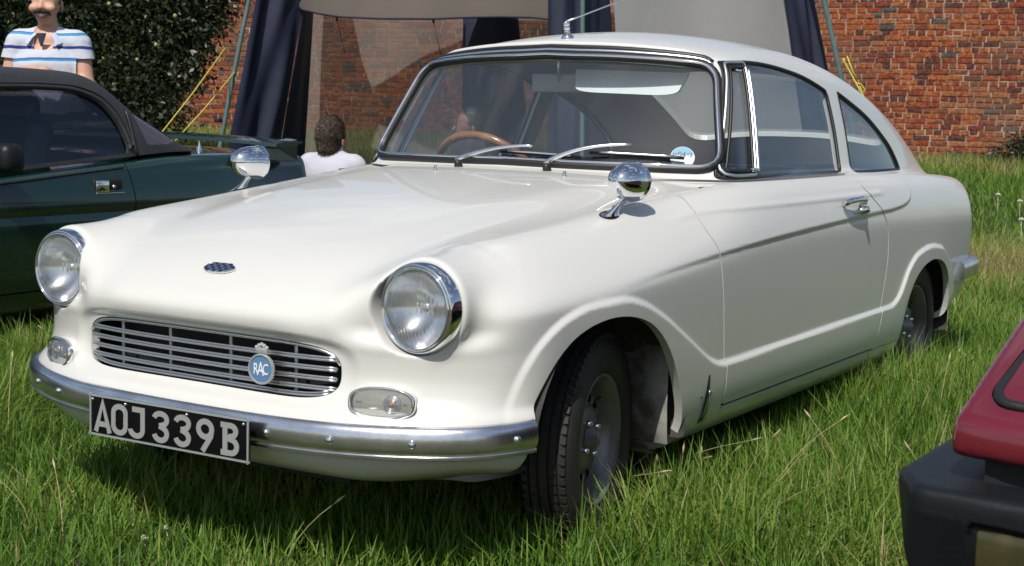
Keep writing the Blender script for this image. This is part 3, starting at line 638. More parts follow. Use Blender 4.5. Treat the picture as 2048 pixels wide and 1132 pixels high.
for ch,u in cells:
    mb=MB()
    for k,sk in enumerate(G[ch]): stroke(mb,sk,st,np.array([-hw+pw*u,-lh/2-.002]),np.array([pw*.108/.66,lh]),pfm,.0012+.0003*k)
    o=mb.obj('character',M['platesil'],plate,False); fix(o.data)
for u in(.012,.235,.63,.975):
    MB().lathe([(0,.004),(.003,.003),(.0042,0)],axis_frame(pfm[:3,3]+pfm[:3,0]*(-hw+u*pw*.985+.004)+pfm[:3,1]*(hh-.011),pfm[:3,2]),10).obj('plate_screw',M['chrome'],plate)
# --- front indicators
M['clearlens']=thin_glass('clear_lens',(.85,.86,.86),1.5,.05,.10,(.5,.5,.5))
for sx in(1,-1):
    c0=hit(*((760,812) if sx>0 else (98,708))); c0=np.array([sx*.492,y_at(.492,.450),.450])
    n=np.array([sx*.36,-1,.12]); f=axis_frame(c0+np.array([0,-.010,0]),n)
    def ring(w,hgt,d,pt=.0): 
        out=[]
        for a in np.linspace(0,2*math.pi,44,endpoint=False):
            ca,sa=math.cos(a),math.sin(a); x=w*np.sign(ca)*abs(ca)**.55; y=hgt*np.sign(sa)*abs(sa)**.6*(1-.22*(x/w)**2)
            out.append((x*1.16,y*1.27,d))
        return [(f@np.array([*q,1]))[:3] for q in out]
    ind=MB().grid([ring(.062,.028,-.035),ring(.062,.0275,-.004),ring(.059,.026,.0)],closev=True).obj('indicator',M['white'],car); fix(ind.data)
    o=MB().grid([ring(.062,.027,-.002),ring(.063,.0275,.006),ring(.0605,.0262,.010),ring(.057,.0232,.0105),ring(.056,.0225,.006)],closev=True).obj('bezel',M['chrome'],ind); fix(o.data)
    mb=MB(); mb.grid([ring(.057*k,.0235*k,.004+.020*(1-k**2.6)) for k in(1,.96,.88,.75,.55,.3,.02)],closev=True); o=mb.obj('lens',M['clearlens'],ind); fix(o.data)
    mb=MB(); mb.grid([ring(.056*k,.023*k,.0) for k in(1,.02)],closev=True); o=mb.obj('reflector',M['reflector'],ind); fix(o.data)
    for dx in(.022,):
        mb=MB()
        for r in(.006,.010,.014,.018): mb.lathe([(r-.0012,.0),(r,.002),(r+.0012,.0)],f@np.array([[1,0,0,dx*sx],[0,1,0,-.001],[0,0,1,.004],[0,0,0,1.]]),20)
        mb.obj('lens_rings',M['alloy'],ind)
    MB().lathe([(0,.008),(.006,.006),(.006,0)],f@np.array([[1,0,0,.022*sx],[0,1,0,-.001],[0,0,1,.002],[0,0,0,1.]]),12).obj('bulb',M['amber'],ind)
    for dx in(-.050,.050): MB().lathe([(0,.003),(.003,.002),(.0035,0)],f@np.array([[1,0,0,dx],[0,1,0,0],[0,0,1,.010],[0,0,0,1.]]),10).obj('screw',M['chrome'],ind)
# --- wing mirrors
for sx in(1,-1):
    bx=.607; by=.148; bz=z_at(bx,by); fn_=grad3((bx,by,bz))*[sx,1,1]
    foot=np.array([sx*bx,by,bz]); cc=np.array([sx*(bx+.012),by+.060,bz+.078])
    ax_=np.array([sx*.10,-1,.06]); mf=axis_frame(cc,ax_)
    prof=[(a_*1.08,b_*1.08) for a_,b_ in ((0,.068),(.008,.0665),(.018,.061),(.028,.051),(.036,.037),(.0415,.018),(.0438,-.002),(.0445,-.016),(.0462,-.018),(.0462,-.024),(.0440,-.026))]
    mi=MB().lathe(prof,mf,36).obj('wing_mirror',M['chrome'],car)
    MB().lathe([(.048,-.0275),(0,-.0275)],mf,30).obj('mirror_glass',M['reflector'],mi)
    ff=axis_frame(foot,fn_,(0,1,0)); 
    mb=MB(); e=np.array([.35*0,1,.0]); 
    rows=[]
    top=cc+np.array([0,-.012,-.036])
    for t in np.linspace(0,1,12):
        c=foot+(top-foot)*t+np.array([0,-.016*math.sin(t*math.pi),0])*0; wx=.013*(1-t)**3+.0062+.002*t; wy=.030*(1-t)**3+.0085+.004*t
        rows.append([c+np.array([wx*math.cos(a),wy*math.sin(a)-.010*(1-t)**2,0])+np.array([0,0,-.003]) for a in np.linspace(0,2*math.pi,16,endpoint=False)])
    mb.grid(rows,closev=True).obj('mirror_stalk',M['chrome'],mi)
    MB().tube([foot+[0.014*math.cos(a)*1.2,.036*math.sin(a)-.010,z_at(abs(foot[0]+.0168*math.cos(a)),foot[1]-.010+.036*math.sin(a))-foot[2]+.0015] for a in np.linspace(0,2*math.pi,24,endpoint=False)],.0022,6,closed=True).obj('foot_gasket',M['rubber'],mi)
# --- wipers
def ws_pt(px,py,lift=.012):
    v=ray(px,py); t=root(lambda t:Fgreen(CAM[0]+v[0]*t,CAM[1]+v[1]*t,CAM[2]+v[2]*t),2.5,6,500); p=CAM+v*t; return p+grad3(p,Fgreen)*lift
for (pv,mid,tip,b0,b1) in(((913,327),(1000,308),(1072,301),(1004,306),(1163,318)),((1090,335),(1170,309),(1266,298),(1181,309),(1368,319))):
    P0=hit(*pv)+np.array([0,0,.012]); P1=ws_pt(*mid,.030); P2=ws_pt(*tip,.024)
    ts=np.linspace(0,1,14)[:,None]; arm=(1-ts)**2*P0+2*ts*(1-ts)*(P1*2-.5*P0-.5*P2)+ts**2*P2
    wi=MB().tube(arm,np.linspace(.0085,.0042,14),6).obj('wiper',M['alloy'],car)
    q0,q1=ws_pt(*b0,.010),ws_pt(*b1,.008); bl=np.array([q0+(q1-q0)*t for t in np.linspace(0,1,10)])
    MB().tube(bl,.0045,6).obj('wiper_blade',M['rubber'],wi)
    MB().tube(bl[1:-1]+grad3(q0,Fgreen)*.006,.0038,6).obj('blade_holder',M['alloy'],wi)
    MB().lathe([(0,.022),(.008,.020),(.011,.010),(.014,-.004)],axis_frame(hit(pv[0]+4,pv[1]+6),(0,-.4,.9)),16).obj('wiper_spindle',M['rubber'],wi)
for q in((871,340),(1129,352)):
    p=hit(*q); MB().lathe([(0,.014),(.004,.013),(.0055,.009),(.004,.006),(.007,0)],axis_frame(p,(0,0,1)),12).obj('washer_jet',M['chrome'],car)
# --- roof aerial
p=hit(1135,76); n=grad3(p); ae=MB().lathe([(.0,.016),(.010,.014),(.016,.008),(.020,.002),(.021,-.004)],axis_frame(p,n),20).obj('aerial',M['chrome'],car)
MB().lathe([(0,.052),(.006,.050),(.0095,.046),(.0095,.040),(.007,.037),(.0095,.034),(.0095,.028),(.007,.025),(.009,.021),(.009,.014)],axis_frame(p,n),16).obj('aerial_swivel',M['chrome'],ae)
q=p+n*.050; v=(CR*.62+CU*.40)*.35+np.array([0,.22,0]); MB().tube([q,q+v*.1,q+v*1.6],[.0034,.0024,.0016],6).obj('aerial_rod',M['alloy'],ae)
# --- door handles, wing latches
for sx in(1,-1):
    hy0,hy1,hz=1.345,1.535,.790
    def hp(y,z,l):
        x=x_at(y,z); p=np.array([x,y,z]); p=p+grad3(p)*l; return p*[sx,1,1]
    P=[hp(y,hz-.004*(t-.5)**2*4,.016+.012*math.sin(t*math.pi)) for t,y in zip(np.linspace(0,1,14),np.linspace(hy0,hy1,14))]
    hn=MB().tube(P,[.006,.0075,.009,.009,.009,.009,.009,.0095,.0105,.0125,.013,.0125,.010,.006],10).obj('handle',M['chrome'],doors[0 if sx>0 else 1])
    pr=doors[0 if sx>0 else 1]
    for y,r in((hy0+.02,.008),(hy1-.022,.013)): MB().tube([hp(y,hz-.004,-.003),hp(y,hz-.004,.022)],r,12).obj('handle_post',M['chrome'],pr)
    b0=hp(hy1-.022,hz-.030,.012); MB().lathe([(0,.016),(.010,.014),(.0135,.006),(.0135,-.016)],axis_frame(b0,grad3(np.abs(b0))*[sx,1,1]),16).obj('push_button',M['chrome'],pr)
    # bonnet catch : slim slot with a lever behind each front wheel
    z0,z1,yc=.262,.392,.432
    def cp(y,z,l):
        x=x_at(y,z); p=np.array([x,y,z])+grad3((x,y,z))*l; return p*[sx,1,1]
    zs=np.linspace(z0,z1,12); mb=MB()
    rows=[[cp(yc+w_*(.4+.6*math.sin(math.pi*min(max(t,.05),.95))),z,.0016) for w_ in(-.0085,0,.0085)] for t,z in zip(np.linspace(0,1,12),zs)]
    mb.grid(rows); ct=mb.obj('bonnet_catch',M['black'],bonnet)
    MB().tube([cp(yc+.003+.006*t*t,z0+.006+.085*(1-t),.004+.006*math.sin(t*3)) for t in np.linspace(0,1,10)],np.linspace(.002,.0055,10),6).obj('bonnet_catch',M['chrome'],bonnet)
    for dy,dz in((-.030,.078),(.024,.082)):
        p=cp(yc+dy,z0+dz,0); MB().lathe([(0,.004),(.004,.003),(.0055,0)],axis_frame(p,(sx,0,0)),10).obj('catch_screw',M['chrome'],bonnet)
# --- rear bumper
R=[]
for a in np.linspace(0,1,40):
    yy=2.78+.30*min(a/.35,1)+.0; 
path=[]
for t in np.linspace(0,1,60):
    th=math.radians(-96+192*t); cx=.0
    d=np.array([math.sin(th),math.cos(th)]); o=np.array([0,2.70]); tt=root(lambda s:Flow(o[0]+d[0]*s,o[1]+d[1]*s,one(.475,s)),1.2,.2); p=np.array([d[0]*tt,o[1]+d[1]*tt,.475]); n=grad3(p,Flow); n[2]=0; n/=np.linalg.norm(n); path.append((p,n))
R=[[p+n*o+np.array([0,0,zz]) for o,zz in((0,.035),(.03,.038),(.042,.030),(.046,.01),(.046,-.01),(.042,-.03),(.03,-.036),(0,-.035))] for p,n in path]
mb=MB().grid(R); mb.F.append(tuple(range(8))); mb.F.append(tuple(len(R)*8-1-i for i in range(8))); o=mb.obj('rear_bumper',M['worn_chrome'],car,angle=50); fix(o.data)
# --- wheels
def wheel(name,c,steer,sx):
    wf=axis_frame(c,np.array([sx*math.cos(steer),math.sin(steer)*1.0,0])); wf[:3,:3]*=.87; wf[:3,2]*=.92
    R0=.287
    tp=[(.176,.044),(.182,.060),(.196,.070),(.225,.0755),(.252,.0735),(.268,.068),(.278,.060),(.2845,.050)]
    ty=MB().lathe(tp+[(.286,.046),(.279,.044),(.279,.040),(R0,.038),(R0,.020),(.280,.018),(.280,.013),(R0,.011),(R0,-.011),(.280,-.013),(.280,-.018),(R0,-.020),(R0,-.038),(.279,-.040),(.279,-.044),(.286,-.046)]+[(r,-h) for r,h in tp[::-1]],wf,72).obj(name,M['tyre'],car,angle=35); fix(ty.data)
    mb=MB()                                          # tread lugs on both shoulders
    for k in range(68):
        a=2*math.pi*k/68
        for s_ in(1,-1):
            rot=wf[:3,:3]/.87@np.array([[math.cos(a),-math.sin(a),0],[math.sin(a),math.cos(a),0],[0,0,1]])
            mb.box(wf[:3,3]+rot@np.array([.2805,0,s_*.0555])*.87,(.0115,.0145,.015),rot)
            mb.box(wf[:3,3]+rot@np.array([R0-.001,0,s_*.029])*.87,(.007,.0148,.0148),rot@np.array([[1,0,0],[0,math.cos(.3*s_),-math.sin(.3*s_)],[0,math.sin(.3*s_),math.cos(.3*s_)]]))
    mb.obj('tread',M['tyre'],ty,False)['kind']='stuff'
    rm=MB().lathe([(.178,.046),(.181,.058),(.178,.064),(.172,.062),(.168,.052),(.160,.044),(.153,.030),(.146,.012),(.143,-.002),(.140,-.006)],wf,56).obj('rim',M['steelwheel'],ty); fix(rm.data)
    # pressed disc with ventilation slots
    mb=MB(); na=96; rr=[.141,.132,.120,.108,.098,.088,.080,.062,.040]; hh_=[-.004,.006,.014,.016,.013,.022,.026,.028,.028]
    P=[[ (wf@np.array([r*math.cos(2*math.pi*i/na),r*math.sin(2*math.pi*i/na),hq,1]))[:3] for i in range(na)] for r,hq in zip(rr,hh_)]
    b=len(mb.V); mb.V+= [tuple(p) for row in P for p in row]
    for i in range(len(rr)-1):
        for j in range(na):
            if i in(1,2,3) and (j%8) in(2,3,4,5): continue
            mb.F.append((b+i*na+j,b+i*na+(j+1)%na,b+(i+1)*na+(j+1)%na,b+(i+1)*na+j))
    dk=mb.obj('wheel_disc',M['steelwheel'],ty); fix(dk.data)
    MB().lathe([(.145,-.012),(.02,-.012)],wf,30).obj('brake_drum',M['black'],ty)
    MB().lathe([(0,.060),(.012,.059),(.020,.055),(.026,.048),(.036,.040),(.045,.030)],wf,40).obj('hub_cap',M['steelwheel'],ty)
    for k in range(4): MB().lathe([(0,.046),(.006,.045),(.0095,.041),(.0095,.026)],wf@np.array([[1,0,0,.052*math.cos(k*1.5708+.5)],[0,1,0,.052*math.sin(k*1.5708+.5)],[0,0,1,0],[0,0,0,1.]]),6).obj('wheel_nut',M['chrome'],ty)
    MB().tube([(wf@np.array([.118*math.cos(t),.118*math.sin(t),.024,1]))[:3]+wf[:3,2]*.0 for t in(.9,.93)]+[(wf@np.array([.135,.14,.05,1]))[:3]*0+(wf@np.array([.128*math.cos(.92),.128*math.sin(.92),.034,1]))[:3]],.003,6).obj('valve',M['rubber'],ty)
wheel('wheel',(.622,0,.290),math.radians(11),1); wheel('wheel',(-.622,0,.290),math.radians(-11),-1)
wheel('wheel',(.632,2.324,.290),0,1); wheel('wheel',(-.632,2.324,.290),0,-1)
# --- inner wheel arches and underside
for yc,zt,r in((-.03,.30,.36),(2.28,.28,.345)):
    for sx in(1,-1):
        mb=MB(); A=np.radians(np.linspace(-25,205,30)); P=[[(sx*x,yc+r*math.cos(a),max(zt+r*.92*math.sin(a),.25+.10*(yc+r*math.cos(a)<-.1))) for a in A] for x in(.40,.735 if yc<1 else .72)]
        mb.grid(P); mb.F.append(tuple(range(30))); mb.obj('inner_arch',M['under'],car)
    if yc<1:
        for sx in(1,-1):
            MB().grid([[(sx*x,.285+.05*(k-.4)**2-.02*(x>.6),z) for k,z in zip(np.linspace(0,1,8),np.linspace(.235,.56,8))] for x in(.40,.50,.60,.655,.715)]).obj('splash_panel',M['splash'],car)
            MB().grid([[(sx*x,.25+.03*t,.235-.02*t) for t in(0,1,2)] for x in(.44,.66)]).obj('splash_flange',M['splash'],car)
MB().box((0,1.65,.21),(1.24,2.3,.03)).obj('floor_pan',M['under'],car,False)
MB().box((0,-.12,.36),(.74,.85,.22)).obj('engine_bay',M['black'],car,False)
MB().tube([(-.6,0,.26),(.6,0,.26)],.03,8).obj('front_axle',M['under'],car); MB().tube([(-.6,2.324,.27),(.6,2.324,.27)],.035,8).obj('rear_axle',M['under'],car)
# ================================================================== cabin of the coupe
ii=np.where(V[:,2]>.885)[0]
kq=Q[(V[Q][:,:,2]>.90).all(1)]
# headlining : inner skin of the roof, cut clear of every window
def f_open(P):
    f=np.minimum(np.minimum(f_ws(P),f_rw(P)),np.minimum(f_sw(P),f_qw(P))); return f-.012
lin=Skin(V,N,kq); _,lin=lin.split(f_open); lin.build('headlining',M['liner'],car,'both',0,offset=-.026)
# dashboard
P=[]
for x in np.linspace(-.60,.60,25):
    f=.36*x*x+.28*x**4
    P.append([(x,.64+f,.865),(x,.66+f,.893),(x,.74+f*.9,.905),(x,.86+f*.6,.902),(x,.905+f*.5,.885),(x,.915+f*.5,.84),(x,.90+f*.5,.70),(x,.86,.55)])
o=MB().grid(P).obj('dashboard',M['trim'],car); fix(o.data)
MB().grid([[(sx*.62,y,z) for z in(.25,.6,.86)] for sx in(1,) for y in(.6,1.1,1.72)]).obj('door_card',M['trim'],car)
MB().grid([[(-.62,y,z) for z in(.25,.6,.86)] for y in(.6,1.1,1.72)]).obj('door_card',M['trim'],car)
MB().grid([[(x,y,z) for x in(-.62,0,.62)] for y,z in((.6,.26),(1.9,.26))]).obj('cabin_floor',M['trim'],car)
MB().grid([[(x,y,z) for x in(-.58,0,.58)] for y,z in((1.95,.3),(2.05,.72),(2.10,.80),(2.85,.81))]).obj('parcel_shelf',M['trim'],car)
M['vinyl']=mat('black_seat_vinyl',(.022,.022,.025),.45,bump=(120,.2,.002))
for sx in(-1,1):
    st=MB().box((sx*.31,1.30,.45),(.47,.50,.16),None,.05).obj('seat',M['vinyl'],car)
    a=.30; MB().box((sx*.31,1.62,.66),(.46,.13,.46),np.array([[1,0,0],[0,math.cos(a),math.sin(a)],[0,-math.sin(a),math.cos(a)]]),.05).obj('backrest',M['vinyl'],st)
MB().box((0,1.95,.66),(1.05,.14,.30),None,.05).obj('rear_backrest',M['vinyl'],car)
# steering wheel on the left of the picture
sc=np.array([-.335,1.035,.815]); sn=np.array([0,.80,.60]); sf=axis_frame(sc,sn)
sw=MB().tube([(sf@np.array([.195*math.cos(t),.195*math.sin(t),0,1]))[:3] for t in np.linspace(0,2*math.pi,56,endpoint=False)],.0135,10,closed=True).obj('steering_wheel',M['wood'],car)
mb=MB()
for t in(90+120,90-120,90): 
    t=math.radians(t+180); d=sf[:3,0]*math.cos(t)+sf[:3,1]*math.sin(t); mb.tube([sc-sn*.02+d*.03,sc-sn*.004+d*.190],[.011,.008],6)
mb.obj('spokes',M['alloy'],sw); MB().lathe([(0,.01),(.03,.005),(.035,-.01),(.03,-.03)],axis_frame(sc-sn*.02,sn),20).obj('horn_push',M['trim'],sw)
MB().tube([sc-sn*.03,sc-sn*.30],.022,10).obj('steering_column',M['trim'],car)
# interior mirror, visor
p=onp(1,.985,1118,166); vw=np.array([.25,-1,-.05]); mf=axis_frame(p,vw)
im=MB().box(p,(.175,.058,.018),mf[:3,:3],.007).obj('interior_mirror',M['liner'],car)
MB().tube([p,onp(1,.93,1117,120)],.005,8).obj('mirror_stem',M['alloy'],im)
c=[onp(1,y,*q) for q,y in(((1152,138),.935),((1376,146),.955),((1350,192),.875),((1146,183),.86))]
vp=rounded([(0,0,.004),(1,0,.004),(.90,1,.24),(.02,1,.20)],.1,6)
def bil(u,v,l=0): 
    a=c[0]+(c[1]-c[0])*u; b=c[3]+(onp(1,.88,1376,193)-c[3])*u; return a+(b-a)*v+np.array([0,l,0])
mb=MB(); k=len(vp); mb.grid([[bil(u,v,0) for u,v in vp],[bil(u,v,.016) for u,v in vp]],closev=True); mb.F.append(tuple(range(k))); mb.F.append(tuple(2*k-1-i for i in range(k)))
o=mb.obj('sun_visor',M['visor'],car,angle=40); fix(o.data)
c2=[onp(1,.90,800+40,132),]
# round licence disc stuck inside the glass, text on it
def glass_pt(px,py,l): return ws_pt(px,py,l)
tc=glass_pt(1365,311,-.012); tn=grad3(tc,Fgreen); tf=axis_frame(tc,tn)
disc=MB().lathe([(.034,.001),(0,.001)],tf,40).obj('licence_disc',M['palewhite'],car)
M['paleblue']=mat('disc_blue',(.16,.42,.62),.5); M['ink']=mat('disc_ink',(.02,.03,.06),.6)
mb=MB(); mb.add([(tf@np.array([.0325*math.cos(t),.0325*math.sin(t),.0016,1]))[:3] for t in np.linspace(.25,math.pi-.25,24)],[tuple(range(24))]); mb.obj('disc_print',M['paleblue'],disc,False)
mb=MB(); mb.add([(tf@np.array([x,y,.0016,1]))[:3] for x,y in((-.024,-.018),(.004,-.014),(.004,-.026),(-.016,-.024))],[(0,1,2,3)]); mb.obj('disc_print',M['paleblue'],disc,False)
mb=MB()
for t,x,s in(('20',-.0215,.012),('04',-.002,.024),('12',.0195,.017)):
    f=tf.copy(); f[:3,3]=tc+tf[:3,0]*x+tf[:3,1]*.008+tf[:3,2]*.0022; q=text_mb(t,s,f,.0002); mb.add(q.V,q.F)
mb.obj('disc_lettering',M['ink'],disc,False)
# ================================================================== ground and wall
def gz(x,y):
    d=(np.asarray(x)-CAM[0])*FH[0]+(np.asarray(y)-CAM[1])*FH[1]; l=(np.asarray(x)-CAM[0])*RH[0]+(np.asarray(y)-CAM[1])*RH[1]
    return .042*(1-sst(5.6,8.,d))+.46*sst(8.5,21.,d)-.012*np.clip(l,-8,8)*sst(8.5,21,d)+.012*np.sin(1.7*x+.6*y)*np.sin(1.3*y-.4*x)
M['earth']=mat('turf_soil',(.030,.042,.014),.95,col2=(.06,.055,.025),scale=2.2,bump=(12,.6,.03))
gu=np.concatenate([np.linspace(-60,-10,12)[:-1],np.linspace(-10,14,100),np.linspace(14,60,12)[1:]])
gd=np.concatenate([np.linspace(-14,0,8)[:-1],np.linspace(0,26,130),np.linspace(26,140,20)[1:]])
U,D=np.meshgrid(gu,gd,indexing='ij'); GXY=CAM[:2]+U[...,None]*RH[:2]+D[...,None]*FH[:2]; GZ_=gz(GXY[...,0],GXY[...,1])-.012
mb=MB(); mb.grid(np.concatenate([GXY,GZ_[...,None]],-1)); o=mb.obj('ground',M['earth']); tag(o,kind='structure')
WA=at(400,262,24.5); WB=at(1900,330,20.8); wu=(WB-WA); wu[2]=0; WL=np.linalg.norm(wu); wu/=WL; wn=np.array([wu[1],-wu[0],0]); 
if wn@FH>0: wn=-wn
def brick_mat():
    m=bpy.data.materials.new('weathered_red_brick'); m.use_nodes=True; n=m.node_tree; b=n.nodes['Principled BSDF']; b.inputs['Roughness'].default_value=.9; b.inputs['Specular IOR Level'].default_value=.2
    at_=n.nodes.new('ShaderNodeAttribute'); at_.attribute_name='tone'; oi=n.nodes.new('ShaderNodeObjectInfo'); ad=n.nodes.new('ShaderNodeMath'); ad.operation='ADD'
    at2=n.nodes.new('ShaderNodeMath'); at2.operation='FRACT'
    n.links.new(at_.outputs['Fac'],ad.inputs[0]); n.links.new(oi.outputs['Random'],ad.inputs[1]); n.links.new(ad.outputs[0],at2.inputs[0])
    r=n.nodes.new('ShaderNodeValToRGB'); r.color_ramp.interpolation='CONSTANT'; e=r.color_ramp.elements
    cols=[(.29,.078,.032),(.34,.105,.040),(.25,.060,.030),(.18,.050,.032),(.31,.12,.052),(.13,.046,.034),(.28,.068,.033),(.10,.045,.036),(.34,.10,.036),(.22,.07,.040),(.085,.085,.082),(.27,.10,.052)]
    ps=[0,.12,.24,.36,.44,.53,.62,.72,.79,.88,.95,.972]
    e[0].position=0; e[0].color=(*cols[0],1); e[1].position=ps[1]; e[1].color=(*cols[1],1)
    for c,p in list(zip(cols,ps))[2:]: q=e.new(p); q.color=(*c,1)
    n.links.new(at2.outputs[0],r.inputs[0])
    ge=n.nodes.new('ShaderNodeNewGeometry'); t=n.nodes.new('ShaderNodeTexNoise'); t.inputs['Scale'].default_value=26; t.inputs['Detail'].default_value=7; n.links.new(ge.outputs['Position'],t.inputs['Vector'])
    t2=n.nodes.new('ShaderNodeTexNoise'); t2.inputs['Scale'].default_value=1.1; n.links.new(ge.outputs['Position'],t2.inputs['Vector'])
    mx=n.nodes.new('ShaderNodeMixRGB'); mx.blend_type='MULTIPLY'; mx.inputs[0].default_value=.85; rr=n.nodes.new('ShaderNodeValToRGB'); rr.color_ramp.elements[0].position=.30; rr.color_ramp.elements[0].color=(.22,.20,.20,1); rr.color_ramp.elements[1].position=.62; rr.color_ramp.elements[1].color=(1.15,1.1,1.05,1)
    n.links.new(t.outputs[0],rr.inputs[0]); n.links.new(r.outputs[0],mx.inputs[1]); n.links.new(rr.outputs[0],mx.inputs[2])
    m2=n.nodes.new('ShaderNodeMixRGB'); m2.blend_type='MIX'; m2.inputs[2].default_value=(.16,.10,.065,1); r2=n.nodes.new('ShaderNodeValToRGB'); r2.color_ramp.elements[0].position=.48; r2.color_ramp.elements[0].color=(0,0,0,1); r2.color_ramp.elements[1].position=.72; r2.color_ramp.elements[1].color=(.75,.75,.75,1)
    n.links.new(t2.outputs[0],r2.inputs[0]); n.links.new(r2.outputs[0],m2.inputs[0]); n.links.new(mx.outputs[0],m2.inputs[1]); n.links.new(m2.outputs[0],b.inputs['Base Color'])
    k=n.nodes.new('ShaderNodeBump'); k.inputs['Strength'].default_value=.7; k.inputs['Distance'].default_value=.008; n.links.new(t.outputs[0],k.inputs['Height']); n.links.new(k.outputs[0],b.inputs['Normal'])
    return m
M['brick']=brick_mat()
M['mortar']=mat('lime_mortar',(.44,.36,.27),.95,col2=(.16,.10,.07),scale=5,bump=(45,.8,.012))
wall=thing('brick_wall','long old garden wall of weathered red brick behind the tent and cars','brick wall',WA*[1,1,0])
S0,S1,Z0,Z1,DEP=-7.5,17.,.02,3.45,.34
def wp(s,z,o=0.): return WA*[1,1,0]+wu*s+wn*o+np.array([0,0,z])
def rel(p): return np.asarray(p)-WA*[1,1,0]
mb=MB(); nn=120; P=[]
for s in np.linspace(S0,S1,nn): P.append([rel(wp(s,z,-.003)) for z in np.linspace(Z0,Z1,30)])
mb.grid(P); mb.add([rel(wp(s,z,o)) for s,z,o in((S0,Z0,-.012),(S1,Z0,-.012),(S1,Z1,-.012),(S0,Z1,-.012),(S0,Z0,-DEP),(S1,Z0,-DEP),(S1,Z1,-DEP),(S0,Z1,-DEP))],[(3,2,6,7),(4,5,6,7),(0,3,7,4),(1,2,6,5)])
mb.obj('mortar',M['mortar'],wall)
GA_=.0785
bricks=[]
row=0; z=Z0
while z<Z1-.07:
    s=S0+rng.uniform(-.1,.1); hd=row%3==1; k=0
    while s<S1:
        if hd: L=rng.normal(.106,.006)
        else: L=rng.normal(.222,.014) if rng.random()>.10 else rng.normal(.12,.02)
        bricks.append((s+L/2,z+.034+rng.normal(0,.0022)+.008*math.sin(s*.7)+.004*math.sin(s*2.9+row),L,.0625+rng.normal(0,.0035),rng.normal(.0035,.0035)))
        s+=L+abs(rng.normal(.0105,.004))+.004
    z+=GA_; row+=1
def brick_verts(sd):
    r=np.random.default_rng(sd); V=[]
    for y in(-1,1):
        for x,zz in((-1,-.82),(-.93,-1),(.93,-1),(1,-.82),(1,.82),(.93,1),(-.93,1),(-1,.82)): V.append((x*.5+r.normal(0,.012),(y*.5),zz*.5+r.normal(0,.035)))
    F=[tuple(range(8)),tuple(reversed(range(8,16)))]+[(i+8,(i+1)%8+8,(i+1)%8,i) for i in range(8)]
    V.append((r.normal(0,.1),-.52,r.normal(0,.1))); F=[(i,(i+1)%8,16) for i in range(8)]+F[2:]
    return np.array(V),F
BV=[brick_verts(i) for i in range(10)]
info=[]
for i,(s,z,L,hh,o) in enumerate(bricks):
    p=wp(s,z,0); x,y=px_of(p); vis=-30<x<2080 and -25<y<345
    info.append((0 if (vis and x>1630) else 1 if (vis and 330<x<470) else 2 if vis else 3, (p-CAM)@FH, i))
order=sorted(info); own=[i for c,_,i in order[:300]]
Rw=np.array([wu,-wn,[0,0,1]]).T                       # local x along the wall, y into it, z up
bme=[]
for Vb,Fb in BV:
    me=bpy.data.meshes.new('brick'); me.from_pydata([tuple(v) for v in Vb],[],Fb); me.materials.append(M['brick']); bme.append(me)
rot=Matrix([[*Rw[0],0],[*Rw[1],0],[*Rw[2],0],[0,0,0,1]])
for i in own:
    s,z,L,hh,o=bricks[i]; ob=bpy.data.objects.new('brick',bme[i%10]); COL.objects.link(ob); ob.parent=wall
    p=rel(wp(s,z,o-.05)); ob.matrix_local=Matrix.Translation(p.tolist())@rot@Matrix.Rotation(rng.normal(0,.006),4,'Y')@Matrix.Diagonal((L,.115,hh,1))
rest=[i for c,_,i in order[300:]]
VV=[];FF=[];TT=[];b0=0
for i in rest:
    s,z,L,hh,o=bricks[i]; Vb,Fb=BV[i%10]; v=(Vb*[L,.115,hh])@Rw.T+rel(wp(s,z,o-.05)); VV.append(v); FF+= [tuple(q+b0 for q in f) for f in Fb]; TT.append(np.full(len(v),rng.random())); b0+=len(v)
me=bpy.data.meshes.new('far_brick'); me.from_pydata(np.vstack(VV).tolist(),[],FF); a=me.attributes.new('tone','FLOAT','POINT'); a.data.foreach_set('value',np.concatenate(TT).astype(np.float32))
ob=link('brickwork',me,M['brick'],wall); ob['kind']='stuff'
# coping
MB().box(rel(wp((S0+S1)/2,Z1+.03,-DEP/2)),(S1-S0,DEP+.08,.07),Rw).obj('coping',M['mortar'],wall,False)
print('wall',len(bricks),time.time()-T0)
# ================================================================== apple tree
def leaf_mat(name,c1,c2,tr=.25):
    m=bpy.data.materials.new(name); m.use_nodes=True; n=m.node_tree; b=n.nodes['Principled BSDF']; o=n.nodes['Material Output']
    a=n.nodes.new('ShaderNodeAttribute'); a.attribute_name='tone'; r=n.nodes.new('ShaderNodeValToRGB'); r.color_ramp.elements[0].color=(*c1,1); r.color_ramp.elements[1].color=(*c2,1)
    n.links.new(a.outputs['Fac'],r.inputs[0]); n.links.new(r.outputs[0],b.inputs['Base Color']); b.inputs['Roughness'].default_value=.42; b.inputs['Specular IOR Level'].default_value=.45
    t=n.nodes.new('ShaderNodeBsdfTranslucent'); n.links.new(r.outputs[0],t.inputs[0]); mx=n.nodes.new('ShaderNodeMixShader'); mx.inputs[0].default_value=tr
    n.links.new(b.outputs[0],mx.inputs[1]); n.links.new(t.outputs[0],mx.inputs[2]); n.links.new(mx.outputs[0],o.inputs[0]); return m
M['leaf']=leaf_mat('apple_leaf',(.006,.015,.005),(.055,.08,.032))
M['bark']=mat('apple_bark',(.05,.04,.03),.9,col2=(.09,.08,.06),scale=12,bump=(30,.8,.02))
M['apple']=mat('green_apple',(.26,.30,.08),.4,col2=(.34,.28,.11),scale=12)
tb=at(205,300,15.5); tb[2]=gz(tb[0],tb[1])
tree=thing('apple_tree','dark leafy apple tree with small pale apples behind the green car','tree',tb)
